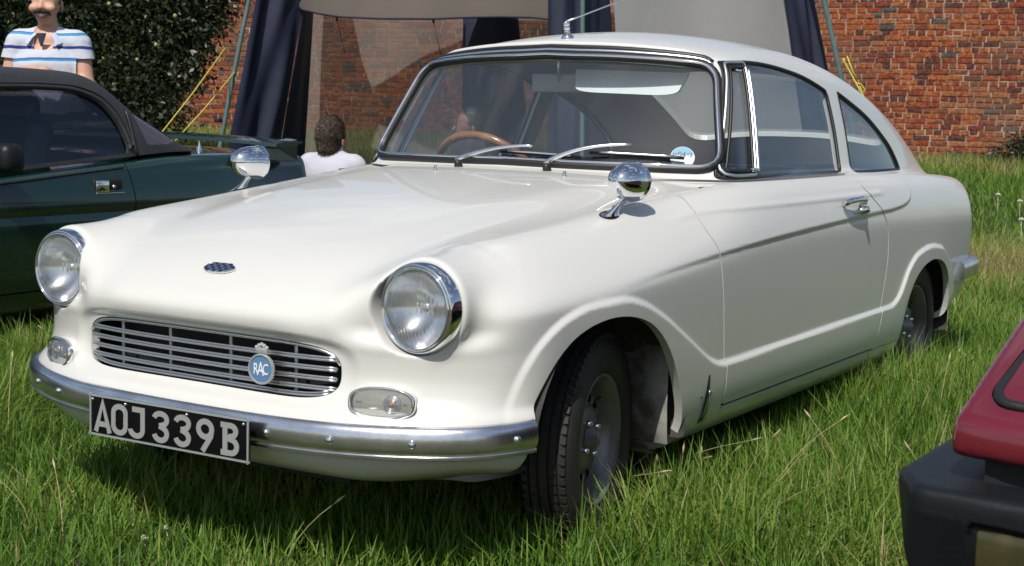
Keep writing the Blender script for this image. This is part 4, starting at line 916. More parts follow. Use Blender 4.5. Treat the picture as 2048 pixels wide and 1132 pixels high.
def leaves(clusters,n,size,asp=.5,seed=3,base=np.zeros(3)):
    r=np.random.default_rng(seed); C=np.array([c[:3] for c in clusters]); Rr=np.array([c[3] for c in clusters]); w_=Rr**2; w_/=w_.sum()
    k=r.choice(len(C),n,p=w_); v=r.normal(size=(n,3)); v/=np.linalg.norm(v,axis=1)[:,None]; rad_=Rr[k]*(1-.75*r.random(n)**2.2)*(1+.16*r.normal(size=n))
    # twig-wise grouping
    tw=r.normal(size=(n//9+1,3))*.10; P=C[k]+v*rad_[:,None]; P=P+tw[np.arange(n)//9]*.6
    d=v*.5+r.normal(size=(n,3))*.7+np.array([0,0,-.35]); d/=np.linalg.norm(d,axis=1)[:,None]; s=np.cross(d,r.normal(size=(n,3))); s/=np.linalg.norm(s,axis=1)[:,None]; nn=np.cross(d,s)
    L=size*(.6+.8*r.random(n))[:,None]; Wd=L*asp
    A=P; B=P+d*L*.45+s*Wd*.5+nn*L*.06; Cc=P+d*L; Dd=P+d*L*.45-s*Wd*.5+nn*L*.06
    Vv=np.stack([A,B,Cc,Dd],1).reshape(-1,3)-base; Q=np.arange(4*n).reshape(n,4); tone=np.repeat(np.clip(r.beta(1.6,2.6,n),0,1),4); return Vv,Q,tone
def leaf_obj(name,V,Q,tone,m,parent):
    me=mesh(name,V,Q,smooth=False); a=me.attributes.new('tone','FLOAT','POINT'); a.data.foreach_set('value',tone.astype(np.float32)); return link(name,me,m,parent)
cl=[]
for px,py,d,r in((-60,60,15,1.0),(40,10,15.5,.8),(40,180,14.6,.75),(150,70,15.5,.85),(240,30,15.6,.8),(230,130,15.2,.7),(250,215,14.8,.55),(320,60,15.6,.6),(330,-40,15.8,.7),(400,-20,16,.42),(285,190,15.2,.34),(330,130,15.4,.33),(318,240,14.9,.19),(360,70,15.6,.30),(395,110,15.5,.15),(385,160,15.3,.14),(345,195,15.2,.15),(366,243,15,.09),(405,60,15.6,.14),(100,-120,15.8,1.2),(-150,-40,15,1.2),(-130,190,14.6,.8),(150,210,14.8,.6),(280,-160,16,1.0),(445,-10,16,.22),(420,40,15.9,.16)): cl.append((*at(px,py,d),r))
Vl,Ql,tn_=leaves(cl,82000,.066,.46,3,tb); leaf_obj('crown',Vl,Ql,tn_,M['leaf'],tree)
mb=MB(); top=at(180,30,15.5); rt=[tb+[0,0,-.1],tb+[.03,.02,.5],(tb+top)/2+[.05,0,-.1],top]
mb.tube([p-tb for p in rt],[.11,.09,.07,.03],9); mb.obj('trunk',M['bark'],tree)
for c in cl[:18:1]:
    a=np.array(rt[2])*(.45)+np.array(rt[1])*.55; e=np.array(c[:3]); m_=(a+e)/2+[0,0,.12]; MB().tube([a-tb,m_-tb,e-tb],[.035,.022,.008],6).obj('limb',M['bark'],tree)
for px,py in((218,8),(293,35),(189,62),(274,120),(350,32),(205,118),(312,90),(228,170)):
    p=at(px,py,14.55+rng.uniform(0,.25)); MB().lathe([(0,.020),(.008,.022),(.016,.016),(.021,.003),(.018,-.012),(.009,-.020),(0,-.017)],axis_frame(p-tb,(.2,-.1,1)),12).obj('apple',M['apple'],tree)
# ================================================================== the tent
def cloth_mat(name,c,c2,tr=.15,sheen=.3):
    m=mat(name,c,.62,col2=c2,scale=3.,bump=(6,.18,.02)); n=m.node_tree; b=n.nodes['Principled BSDF']; o=n.nodes['Material Output']
    t=n.nodes.new('ShaderNodeBsdfTranslucent'); t.inputs[0].default_value=(*c,1); mx=n.nodes.new('ShaderNodeMixShader'); mx.inputs[0].default_value=tr
    n.links.new(b.outputs[0],mx.inputs[1]); n.links.new(t.outputs[0],mx.inputs[2]); n.links.new(mx.outputs[0],o.inputs[0]); return m
M['navy']=cloth_mat('navy_tent_nylon',(.008,.012,.034),(.014,.020,.050),.04)
M['cream']=cloth_mat('cream_tent_nylon',(.50,.45,.40),(.44,.40,.36),.8)
M['grey']=cloth_mat('pale_grey_tent_nylon',(.47,.46,.455),(.45,.44,.44),.3)
M['pole']=mat('green_grey_tube',(.09,.16,.16),.4,.2,col2=(.14,.20,.20),scale=20)
M['rope']=mat('yellow_rope',(.55,.47,.06),.7)
M['mesh']=thin_glass('mesh_film',(.80,.78,.77),1.25,.0,.28,(.56,.51,.48))
tl=at(510,300,13.); tl[2]=gz(tl[0],tl[1])
tent=thing('gazebo_tent','navy and cream dome gazebo tent with open front behind the white car','tent')
def sheet(corners,nu,nv,wr=.03,seed=1,th=.006,freq=(7,1.3),bulge=0.):
    """cloth between four corners (a b / d c), wrinkled along v, a few millimetres thick"""
    a,b,c,d=[np.asarray(q,float) for q in corners]; r=np.random.default_rng(seed); ph=r.uniform(0,6.28,6); n=np.cross(b-a,d-a); n/=np.linalg.norm(n)
    if n@FH>0: n=-n
    P=[]
    for u in np.linspace(0,1,nu):
        row=[]
        for v in np.linspace(0,1,nv):
            p=(a*(1-u)+b*u)*(1-v)+(d*(1-u)+c*u)*v
            w=wr*(math.sin(freq[0]*u*2+ph[0]+1.5*math.sin(freq[1]*v*3+ph[1]))*.5+.35*math.sin(freq[0]*3.1*u+freq[1]*4*v+ph[2])+.25*math.sin(freq[0]*1.3*u-freq[1]*7*v+ph[3]))*min(1,6*u+.2,6*(1-u)+.2)
            row.append(p+n*(w+bulge*math.sin(math.pi*u)*math.sin(math.pi*min(v,1))))
        P.append(row)
    P=np.array(P); mb=MB(); mb.grid(P); mb.grid(P-n*th,flip=True); mb.grid([P[0],P[0]-n*th]); mb.grid([P[-1],P[-1]-n*th],flip=True); mb.grid([P[:,0],P[:,0]-n*th],flip=True); mb.grid([P[:,-1],P[:,-1]-n*th]); return mb
def ground_at(px,py,d):
    p=at(px,py,d); return np.array([p[0],p[1],float(gz(p[0],p[1]))-.02])
LT=-190
# left leg : outer face and shaded inner face
sheet((at(548,LT,12.8),at(640,LT,13.1),ground_at(540,340,13.0),ground_at(430,340,12.6)),26,40,.05,2,freq=(5,1.2)).obj('leg_panel',M['navy'],tent)
sheet((at(636,LT,13.1),at(640,LT,13.9),ground_at(602,340,13.7),ground_at(543,340,13.02)),14,30,.03,5,freq=(5,1.2)).obj('leg_panel',M['navy'],tent)
# back leg
sheet((at(926,28,15.3),at(1036,30,15.2),ground_at(1066,340,15.2),ground_at(922,340,15.3)),20,30,.05,7,freq=(4,1)).obj('leg_panel',M['navy'],tent)
# front leg : sunlit half and turned half
sheet((at(1096,LT,10.9),at(1166,LT,10.6),ground_at(1170,340,10.6),ground_at(1098,340,10.9)),18,30,.05,9,freq=(5,1.4)).obj('leg_panel',M['navy'],tent)
sheet((at(1172,LT,10.6),at(1205,LT,11.0),ground_at(1262,340,11.1),ground_at(1172,340,10.6)),14,30,.04,11,freq=(4,1.1)).obj('leg_panel',M['navy'],tent)
# right side wall : pale panel above, navy skirt below a dipping seam
A0,B0=at(1214,LT,11.05),at(1545,LT,12.3); C0,D0=ground_at(1650,340,12.3),ground_at(1262,340,11.05)
def sidewall(u,v): return (A0*(1-u)+B0*u)*(1-v)+(D0*(1-u)+C0*u)*v
def seam(u): return .60+.20*sst(.02,.40,u)
def strip(f0,f1,nu=40,nv=26,th=.006,wr=.012,sd=0):
    n=np.cross(B0-A0,D0-A0); n/=np.linalg.norm(n); n=-n if n@FH>0 else n; P=[]
    for u in np.linspace(0,1,nu): P.append([sidewall(u,f0(u)+(f1(u)-f0(u))*t)+n*(wr*math.sin(9*u+3*t+sd)+.05*math.sin(math.pi*u)*math.sin(math.pi*t)*0) for t in np.linspace(0,1,nv)])
    P=np.array(P); mb=MB(); mb.grid(P); mb.grid(P-n*th,flip=True); mb.grid([P[:,0],P[:,0]-n*th],flip=True); mb.grid([P[:,-1],P[:,-1]-n*th]); return mb
strip(lambda u:0,seam).obj('side_wall',M['grey'],tent); strip(lambda u:seam(u)+.001,lambda u:1,wr=.02,sd=1).obj('side_wall',M['navy'],tent)
# right leg
sheet((at(1540,LT,12.25),at(1592,LT,12.0),ground_at(1722,340,12.0),ground_at(1645,340,12.25)),18,34,.06,13,freq=(5,1.3)).obj('leg_panel',M['navy'],tent)
# roof edge with hanging hem, then the roof above it
pts=[(590,4),(604,20),(640,28),(680,34),(758,37.5),(867,38),(926,35.5),(1000,34),(1060,35.5),(1104,39)]
Pd=np.linspace(13.2,10.9,len(pts)); low=[at(x,y,d) for (x,y),d in zip(pts,Pd)]; apex=at(1010,-420,13.2)
rows=[]
for p in low: rows.append([p+[0,0,0],p+[0,0,.03]+FH*.01,p*.9+apex*.1+[0,0,.10],p*.55+apex*.45+[0,0,.13],apex])
rows=np.array(rows); mb=MB().grid(rows); mb.grid(rows-[0,0,.006],flip=True); mb.obj('roof_panel',M['cream'],tent)
MB().tube(low,.008,6).obj('hem',M['navy'],tent)
Lc,Bc,Rc,Fc=at(600,-10,13.4),at(985,20,15.4),at(1580,-60,12.3),at(1150,-60,10.8)
for a,b,m in((Lc,Bc,'cream'),(Bc,Rc,'cream'),(Fc,Rc,'grey')):
    rws=[]
    for t in np.linspace(0,1,8): p=a*(1-t)+b*t; rws.append([p,p*.6+apex*.4+[0,0,.12],apex])
    mb=MB().grid(np.array(rws)); mb.grid(np.array(rws)-[0,0,.006],flip=True); mb.obj('roof_panel',M[m],tent)
sheet((at(970,20,15.0),at(1000,20,15.0),at(998,35,14.9),at(968,33,14.9)),4,4,.0,1).obj('corner_tab',mat('brown_tab',(.07,.055,.045),.8),tent)
for x,y in((674,36),(867,40)):
    p=at(x,y,13.2-(x-590)/514*2.3); MB().tube([p+[0,0,.02],p-[0,0,.025]],.009,6).obj('hem_hook',M['navy'],tent); MB().tube([p-[0,0,.02],p-[0,0,.30]+RH*.07],.003,5).obj('loose_cord',M['navy'],tent)
# see-through rear curtains
sheet((at(606,-20,13.9),at(926,20,15.2),ground_at(926,330,15.25),ground_at(602,330,13.9)),16,12,.02,3,th=.002,freq=(4,1)).obj('rear_curtain',M['mesh'],tent)
sheet((at(1036,20,15.2),at(1560,-20,12.6),ground_at(1650,330,12.6),ground_at(1062,330,15.2)),16,12,.02,6,th=.002,freq=(4,1)).obj('rear_curtain',M['mesh'],tent)
# poles
def pole(p0,p1,r=.019,bow=0.):
    P=[p0*(1-t)+p1*t+np.array([0,0,0])+RH*bow*math.sin(math.pi*t) for t in np.linspace(0,1,14)]; return MB().tube(P,r,8).obj('pole',M['pole'],tent)
pole(at(540,LT,12.3),ground_at(414,330,12.3),.020,-.02); pole(at(1166,LT,10.45),ground_at(1168,340,10.45),.017); pole(at(1602,LT,11.7),ground_at(1752,340,11.7),.021,.03); pole(at(462,-30,15.9),at(458,-200,15.9),.012)
MB().box(at(436,240,12.28),(.06,.05,.035),None,.008).obj('pole_joint',M['navy'],tent)
for a,b,da,db in(((450,97),(318,272),12.2,11.2),((471,142),(350,282),12.3,11.6),((1686,118),(1752,232),11.6,11.1),((1694,112),(1715,160),11.62,11.6)):
    MB().tube([at(*a,da),(at(*a,da)+at(*b,db))/2-[0,0,.015],at(*b,db)],.0055,5).obj('guy_rope',M['rope'],tent)
P=[at(x,y,11.45) for x,y in((1712,166),(1722,168),(1729,178),(1727,186),(1719,172))]; MB().tube(P,.005,5).obj('guy_rope',M['rope'],tent)
P=[at(x,y,11.6) for x,y in((1688,116),(1689,130),(1690,145))]; MB().tube(P,.005,5).obj('guy_rope',M['rope'],tent)
print('tent',time.time()-T0)
# ================================================================== people
def cap(x,y,z,a,b,r0,r1,sq=(1,1,1)):
    a=np.asarray(a,float);b=np.asarray(b,float); q=np.asarray(sq,float)
    px_,py_,pz_=(x-a[0])/q[0],(y-a[1])/q[1],(z-a[2])/q[2]; e=(b-a)/q; L=e@e
    t=np.clip((px_*e[0]+py_*e[1]+pz_*e[2])/max(L,1e-9),0,1) if L>0 else 0*x
    return np.sqrt((px_-e[0]*t)**2+(py_-e[1]*t)**2+(pz_-e[2]*t)**2)-(r0+(r1-r0)*t)
def union(caps,k=.03):
    def F(x,y,z):
        f=None
        for c in caps:
            v=cap(x,y,z,*c[:4],*(c[4:5])); kk=c[5] if len(c)>5 else k
            f=v if f is None else smin(f,v,kk)
        return f
    return F
def blob(name,F,lo,hi,h,m,parent,clip=None,xf=None):
    V,N,Q=nets(F,lo,hi,h,half=False,near=2.6)
    fn=np.cross(V[Q[:,1]]-V[Q[:,0]],V[Q[:,2]]-V[Q[:,0]]); bad=(fn*N[Q].mean(1)).sum(1)<0; Q[bad]=Q[bad][:,::-1]
    s=Skin(V,N,Q)
    if clip is not None: s,_=s.split(clip)
    if xf is not None: s.V=s.V@xf.T; s.N=s.N@xf.T
    return s.build(name,m,parent,'one',.0 if clip is None else .010)
def strands(hair,n,m,parent,lx=.014,wd=.0020,seed=1):
    r=np.random.default_rng(seed); me=hair.data; nv=len(me.vertices); co=np.zeros(nv*3); me.vertices.foreach_get('co',co); co=co.reshape(-1,3); no=np.zeros(nv*3); me.vertices.foreach_get('normal',no); no=no.reshape(-1,3)
    k=r.integers(0,nv,n); P=co[k]+r.normal(0,.003,(n,3)); N_=no[k]; d=np.array([0,.35,-1.])+r.normal(0,.35,(n,3)); d-=N_*(d*N_).sum(1)[:,None]; d/=np.linalg.norm(d,axis=1)[:,None]; s=np.cross(d,N_); s/=np.linalg.norm(s,axis=1)[:,None]+1e-9; L=lx*(.6+.8*r.random(n))[:,None]
    Vv=np.stack([P-s*wd*.5,P+s*wd*.5,P+d*L*.6+N_*.004+s*wd*.4,P+d*L+N_*(.0045*r.random(n)[:,None])],1).reshape(-1,3); q=np.arange(n)[:,None]*4; Q=np.concatenate([q+[0,1,2],q+[0,2,3]])
    o=link('hair_strands',mesh('hair_strands',Vv,Q,smooth=False),m,parent); o.location=hair.location; o['kind']='stuff'; return o
M['strand']=mat('brown_hair_strands',(.030,.016,.009),.5); M['strand2']=mat('black_hair_strands',(.02,.015,.012),.4)
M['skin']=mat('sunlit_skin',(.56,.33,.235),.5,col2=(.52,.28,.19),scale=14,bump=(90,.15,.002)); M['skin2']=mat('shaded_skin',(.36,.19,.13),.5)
M['hair']=mat('dark_hair',(.016,.012,.010),.55,bump=(150,.6,.004)); M['hair2']=mat('brown_hair',(.022,.013,.008),.6,col2=(.06,.035,.018),scale=60,bump=(120,.9,.008))
M['teeth']=mat('teeth',(.7,.66,.58),.3); M['lip']=mat('lips',(.30,.10,.08),.5); M['eye']=mat('dark_eyes',(.02,.015,.012),.2)
M['jeans']=mat('dark_trousers',(.03,.035,.05),.9); M['shirtw']=mat('white_shirt_cotton',(.47,.47,.53),.85,bump=(14,.5,.02)); M['drab']=mat('dark_jersey',(.03,.028,.035),.9)
def stripe_mat():
    m=bpy.data.materials.new('striped_polo_cotton'); m.use_nodes=True; n=m.node_tree; b=n.nodes['Principled BSDF']; b.inputs['Roughness'].default_value=.85
    tc=n.nodes.new('ShaderNodeTexCoord'); sp=n.nodes.new('ShaderNodeSeparateXYZ'); n.links.new(tc.outputs['Object'],sp.inputs[0])
    nz=n.nodes.new('ShaderNodeTexNoise'); nz.inputs['Scale'].default_value=6; n.links.new(tc.outputs['Object'],nz.inputs['Vector'])
    ad=n.nodes.new('ShaderNodeMath'); ad.operation='MULTIPLY_ADD'; ad.inputs[1].default_value=.03; n.links.new(nz.outputs[0],ad.inputs[0]); n.links.new(sp.outputs['Z'],ad.inputs[2])
    mr=n.nodes.new('ShaderNodeMapRange'); mr.inputs[1].default_value=1.0; mr.inputs[2].default_value=1.5; n.links.new(ad.outputs[0],mr.inputs[0])
    r=n.nodes.new('ShaderNodeValToRGB'); r.color_ramp.interpolation='CONSTANT'; e=r.color_ramp.elements; wht=(.50,.53,.60,1); nav=(.02,.03,.20,1); cy=(.03,.27,.46,1); bl=(.04,.10,.33,1)
    L=[(0,wht),(.30,wht),(.565,cy),(.585,bl),(.603,wht),(.705,nav),(.742,wht),(.86,cy),(.885,bl),(.895,wht)]
    e[0].position=0; e[0].color=wht; e[1].position=.3; e[1].color=wht
    for p,c in L[2:]: q=e.new(p); q.color=c
    n.links.new(mr.outputs[0],r.inputs[0]); n.links.new(r.outputs[0],b.inputs['Base Color'])
    k=n.nodes.new('ShaderNodeBump'); k.inputs['Strength'].default_value=.6; k.inputs['Distance'].default_value=.02; t2=n.nodes.new('ShaderNodeTexNoise'); t2.inputs['Scale'].default_value=11; n.links.new(tc.outputs['Object'],t2.inputs['Vector']); n.links.new(t2.outputs[0],k.inputs['Height']); n.links.new(k.outputs[0],b.inputs['Normal']); return m
M['polo']=stripe_mat()
FR=np.array([RH,FH,[0,0,1]]).T                       # local x right, y away, z up
def person(loc,turn,label,group=None):
    o=thing('person',label,'person',loc); o.rotation_euler=(0,0,YAW+turn); return o
# --- man standing behind the green car, arms on its roof
mp=at(97,200,8.35); mp[2]=0.0
man=person(mp,.0,'smiling man with dark moustache and striped polo shirt leaning on the green car')
hz=1.585
body=[((0,.02,1.0),(0,.02,1.24),.135,.150,(1.2,.82,1)),((0,.02,1.24),(0,.03,1.36),.155,.110,(1.25,.8,1)),((-.15,.02,1.385),(.15,.02,1.385),.068,.068),((0,.03,1.37),(0,.012,1.50),.060,.053),
 ((0,-.005,1.6150),(0,.005,1.6350),.088,.090,(.86,1.05,1.08)),((0,-.030,1.5450),(0,-.012,1.6000),.058,.074,(.98,1,1.1),.03),((-.006,-.050,1.5070),(.006,-.050,1.5070),.030,.030,(1,1,1),.03),
 ((0,-.098,1.6000),(0,-.118,1.5680),.009,.0165,(1,1,1),.014),((-.012,-.108,1.5650),(.012,-.108,1.5650),.010,.010,(1,1,1),.012),((-.05,-.082,1.5650),(.05,-.082,1.5650),.026,.026,(1,1,1),.03),
 ((-.081,.012,1.6000),(-.084,.016,1.5650),.014,.009,(.6,1.2,1),.01),((.081,.012,1.6000),(.084,.016,1.5650),.014,.009,(.6,1.2,1),.01)]
for s in(-1,1):
    body+=[((s*.175,.02,1.37),(s*.226,-.02,1.13),.056,.047),((s*.226,-.02,1.13),(s*.06,-.26,1.205),.045,.032),((s*.06,-.26,1.205),(s*-.02,-.29,1.21),.034,.026,(1,1,.7))]
    body+=[((s*.09,.03,1.0),(s*.10,.03,.52),.105,.065),((s*.10,.03,.52),(s*.11,.04,.08),.060,.042),((s*.11,.04,.05),(s*.12,-.12,.04),.045,.035)]
    for k in range(4): body.append(((s*-.02,-.30+.02*k*.9,1.21),(s*(-.075+.006*abs(k-1)),-.305+.021*k,1.197),.0105,.0085,(1,1,1),.006))
    body.append(((s*.02,-.255,1.225),(s*-.02,-.245,1.235),.012,.009,(1,1,1),.008))
blob('body',union(body,.035),(-.36,-.36,-.01),(.36,.22,1.76),.0095,M['skin'],man)
sh=[((0,.02,.92),(0,.02,1.24),.150,.164,(1.2,.82,1)),((0,.02,1.24),(0,.03,1.355),.168,.125,(1.25,.82,1)),((-.155,.02,1.378),(.155,.02,1.378),.076,.076)]
for s in(-1,1): sh.append(((s*.175,.02,1.365),(s*.228,-.015,1.16),.070,.070))
blob('polo_shirt',union(sh,.03),(-.40,-.22,.80),(.40,.24,1.50),.012,M['polo'],man,clip=lambda P:np.maximum(np.maximum(.93-P[:,2],(1.288-P[:,2]+.1*(np.abs(P[:,0])-.23))*(np.abs(P[:,0])>.178)-(np.abs(P[:,0])<=.178)),.062-np.hypot(P[:,0],np.where(P[:,1]<-.0,(P[:,1]+.03)*.55,P[:,1]-.02)*1.0)-(P[:,2]<1.33)*.2))
tr_=[((0,.02,.95),(0,.03,.92),.150,.145,(1.15,.85,1))]
for s in(-1,1): tr_+=[((s*.09,.03,.93),(s*.10,.03,.50),.118,.080),((s*.10,.03,.50),(s*.11,.04,.10),.078,.066)]
blob('trousers',union(tr_,.02),(-.34,-.2,0.02),(.34,.24,1.12),.02,M['jeans'],man,clip=lambda P:np.maximum(P[:,2]-1.0,.08-P[:,2]))
M['collar']=mat('pale_blue_collar',(.46,.52,.66),.8); M['inner']=mat('collar_shadow_tone',(.03,.035,.06),.9)
for s in(-1,1):
    P=[]
    for t in np.linspace(0,1,9):
        a=math.radians(90-150*t); rx,ry=.076,.078; c=np.array([s*rx*math.cos(a),.015+ry*math.sin(a)*(1 if math.sin(a)>0 else 1.15),1.475-.050*t]); o=np.array([s*(.030+.012*t),-.010-.030*t if t>.5 else .018*(1-t),-.045-.02*t]); P.append([c,c+o*.5+[0,-.004,.006],c+o])
    P=np.array(P); mb=MB(); mb.grid(P); mb.grid(P+[0,.005,-.004],flip=True); mb.grid([P[:,2],P[:,2]+[0,.005,-.004]]); mb.grid([P[-1],P[-1]+[0,.005,-.004]]); mb.obj('collar',M['collar'],man)
MB().grid([[(x*max((z-1.335)/.09,.12),-.112-.02*(1.40-z)+abs(x)*.2,z) for z in(1.425,1.385,1.35)] for x in(-.030,-.015,.0,.015,.030)],flip=True).obj('collar_shadow',M['inner'],man)  # dark triangle painted as the collar's shadow in the open neck
# face
mb=MB()
for s in(-1,1): mb.tube([(s*.0,-.112,1.5490),(s*.018,-.112,1.5480),(s*.036,-.101,1.5400),(s*.050,-.088,1.5270)],[.0125,.0125,.0105,.005],8)
mb.obj('moustache',M['hair'],man)
MB().tube([(-.027,-.096,1.5310),(-.014,-.103,1.5270),(0,-.105,1.5260),(.014,-.103,1.5270),(.027,-.096,1.5310)],[.003,.0055,.006,.0055,.003],8).obj('teeth',M['teeth'],man)
MB().tube([(-.028,-.093,1.5270),(-.014,-.100,1.5190),(0,-.102,1.5170),(.014,-.100,1.5190),(.028,-.093,1.5270)],[.003,.0045,.005,.0045,.003],8).obj('lower_lip',M['lip'],man)
for s in(-1,1):
    MB().lathe([(0,.010),(.008,.007),(.012,0)],axis_frame((s*.032,-.083,1.6250),(s*.2,-1,0)),12).obj('eye',M['eye'],man)
    MB().tube([(s*.014,-.098,1.6500),(s*.034,-.095,1.7010),(s*.054,-.080,1.6500)],[.006,.006,.003],6).obj('eyebrow',M['hair'],man)
hr=[((0,.02,1.7000),(0,.03,1.7100),.090,.092,(.92,1.08,1.02))]
hro=blob('hair',union(hr),(-.13,-.14,1.48),(.13,.18,1.82),.012,M['hair'],man,clip=lambda P:np.maximum(np.where(P[:,1]<.0,1.6450+.03*0-P[:,2]+(-P[:,1]-.04)*.9,1.5600-P[:,2]),-1))
strands(hro,900,M['strand2'],man,seed=3)
for s in(-1,1): MB().tube([(s*.080,-.018,1.6300),(s*.079,-.022,1.5900)],[.010,.005],6).obj('sideburn',M['hair'],man)
# --- seated people
def seated(loc,turn,label,hairm,shirtm,skinm,z0,collar=True):
    p=person((loc[0],loc[1],0),turn,label); g=float(gz(loc[0],loc[1])); dz=z0
    b=[((0,.02,.10),(0,0,.42),.13,.145,(1.2,.85,1)),((0,0,.42),(0,.0,.50),.12,.085,(1.3,.8,1)),((-.14,0,.50),(.14,0,.50),.06,.06),((0,0,.48),(0,-.015,0.5650),.060,.055),((0,-.01,0.6550),(0,-.005,0.6750),.080,.084,(.9,1.12,1.12)),((0,-.06,0.6000),(0,-.04,0.6400),.05,.06,(1,1,1),.03),((0,-.118,0.6400),(0,-.128,0.6200),.009,.014,(1,1,1),.014),
       ((-.082,.01,0.6400),(-.085,.014,0.6100),.015,.009,(.6,1.2,1),.01),((.082,.01,0.6400),(.085,.014,0.6100),.015,.009,(.6,1.2,1),.01)]
    for s in(-1,1):
        b+=[((s*.17,0,.49),(s*.21,-.06,.24),.05,.043),((s*.21,-.06,.24),(s*.12,-.30,.20),.042,.030),((s*.12,-.30,.20),(s*.10,-.37,.19),.034,.026),((s*.09,-.02,.08),(s*.12,-.45,.08),.085,.06),((s*.12,-.45,.08),(s*.12,-.42,-.34),.058,.042),((s*.12,-.42,-.36),(s*.13,-.56,-.37),.045,.03)]
        for k in range(4): b.append(((s*(.085+.014*k),-.38,.19),(s*(.082+.016*k),-.44+.008*abs(k-1),.165),.010,.008,(1,1,1),.006))
        b.append(((s*.08,-.36,.20),(s*.06,-.40,.19),.011,.009,(1,1,1),.008))
    xf=np.eye(3); lo=np.array([-.34,-.66,-.42]); hi=np.array([.34,.22,.86])
    o=blob('body',union(b,.03),lo,hi,.0125,skinm,p); o.location.z=dz
    t=[((0,.02,.06),(0,0,.42),.142,.158,(1.2,.87,1)),((0,0,.42),(0,.0,.495),.135,.10,(1.3,.82,1)),((-.15,0,.495),(.15,0,.495),.071,.071),((0,.0,.50),(0,.005,.60),.080,.066)]
    for s in(-1,1): t.append(((s*.17,0,.485),(s*.215,-.055,.25),.065,.062))
    o=blob('shirt',union(t,.03),(-.36,-.24,-.10),(.36,.24,.70),.013,shirtm,p,clip=lambda P:np.maximum(np.maximum(-.04-P[:,2],P[:,2]-.610-.30*np.maximum(P[:,1],-.07)),np.where(np.abs(P[:,0])>.165,.28-P[:,2],-1))); o.location.z=dz
    h_=[((0,.012,.695),(0,.02,.705),.083,.085,(.93,1.12,1.06)),((0,.035,.600),(0,.03,.660),.07,.085,(1,1,1),.03)]
    o=blob('hair',union(h_),(-.13,-.14,.56),(.13,.17,.90),.011,hairm,p,clip=lambda P:np.where(P[:,1]<-.055,.700-P[:,2],np.where(P[:,1]<.012,.605-P[:,2]+(.70-.665)*sst(.03,-.05,P[:,1])*2,.565-P[:,2]))); o.location.z=dz; strands(o,2600,M['strand'] if hairm is M['hair2'] else M['strand2'],p,seed=4)
    q=[((0,-.0,.02),(0,-.0,.06),.14,.13,(1.2,.9,1))]
    for s in(-1,1): q+=[((s*.09,-.02,.08),(s*.12,-.45,.08),.097,.072),((s*.12,-.45,.08),(s*.12,-.42,-.26),.070,.055)]
    o=blob('trousers',union(q,.02),(-.32,-.6,-.34),(.32,.24,.28),.018,M['jeans'],p); o.location.z=dz
    return p
def chair(loc,turn,label,z):
    c=thing('folding_chair',label,'chair',(loc[0],loc[1],0)); c.rotation_euler=(0,0,YAW+turn); M.setdefault('canvas',mat('green_canvas',(.02,.045,.03),.8,bump=(60,.3,.004))); g=float(gz(loc[0],loc[1]))
    MB().box((0,-.14,z-.06),(.50,.46,.02),None,.006).obj('seat',M['canvas'],c)
    MB().box((0,.16,z+.27),(.50,.02,.26),np.array([[1,0,0],[0,.98,-.17],[0,.17,.98]]),.006).obj('backrest',M['canvas'],c)
    for s in(-1,1):
        MB().tube([(s*.26,-.34,g),(s*.26,.10,z-.06),(s*.26,.19,z+.42)],.011,7).obj('leg',M['pole'],c); MB().tube([(s*.26,.20,g),(s*.26,-.36,z-.05)],.011,7).obj('leg',M['pole'],c); MB().tube([(s*.26,.12,z+.15),(s*.26,-.32,z+.15)],.012,7).obj('armrest',M['pole'],c)
    return c
s1=at(664,300,8.8); seated(s1,math.pi-.45,'person with short brown hair in a white shirt seen from behind',M['hair2'],M['shirtw'],M['skin2'],.20)
chair(s1,math.pi-.45,'green folding chair under the person in white behind the green car',.17)
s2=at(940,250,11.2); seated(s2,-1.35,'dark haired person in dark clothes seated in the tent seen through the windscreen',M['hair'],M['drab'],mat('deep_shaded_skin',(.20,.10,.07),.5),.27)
chair(s2,-1.35,'folding chair of the dark clothed person inside the tent',.30)
print('people',time.time()-T0)
# ================================================================== the green convertible
M['green']=mat('dark_green_paint',(.0028,.020,.017),.3,0,.5,1.0,bump=(20,.02,.002)); M['hood']=mat('black_vinyl_hood',(.020,.021,.023),.55,col2=(.032,.033,.035),scale=5,bump=(7,.5,.015))
M['clearvinyl']=thin_glass('scratched_clear_vinyl',(.45,.42,.5),1.5,.06,.22,(.30,.26,.33)); M['sideglass']=thin_glass('tinted_side_glass',(.55,.60,.62),1.5,.03)
gc=thing('convertible','dark green convertible with black folding hood raised parked beyond the white car','car')
XG=-3.16; HWG=.83
gbelt=tab([(-1.75,.50),(-1.4,.57),(-.6,.66),(0,.705),(.67,.765),(1.28,.812),(1.67,.838),(2.14,.836),(2.45,.822),(2.8,.80)],.05)
gX=tab([(.1,-.16),(.2,-.08),(.35,-.015),(.5,.0),(.62,.005),(.74,-.02),(.84,-.07),(.95,-.14)],.03)
def Fgb(x,y,z):
    u=np.abs(x-XG); gs=u-(HWG+gX(z)-.06*sst(1.6,2.7,y)-.10*sst(-.6,-1.7,y)); gt=z-gbelt(y)+.03*(u/HWG)**2-.012
    gs=gs+.010*np.exp(-((z-.60)/.018)**2)
    b=smax(gs,gt*.98,.05); b=smax(b,(y-2.60-.02*np.cos(z*5)+.10*(u/HWG)**4),.07); b=smax(b,-1.62-y+.15*(u/HWG)**4,.10); b=smax(b,.20+.05*sst(2.0,2.6,y)-z,.06)
    for yc in(-.62,1.55): b=smax(b,-np.maximum(np.hypot(y-yc,z-.29)-.325,(.58-u)),.012)
    return b
V2,N2,Q2=nets(Fgb,(XG-.95,-1.75,.14),(XG+.95,2.75,.98),.016,half=False)
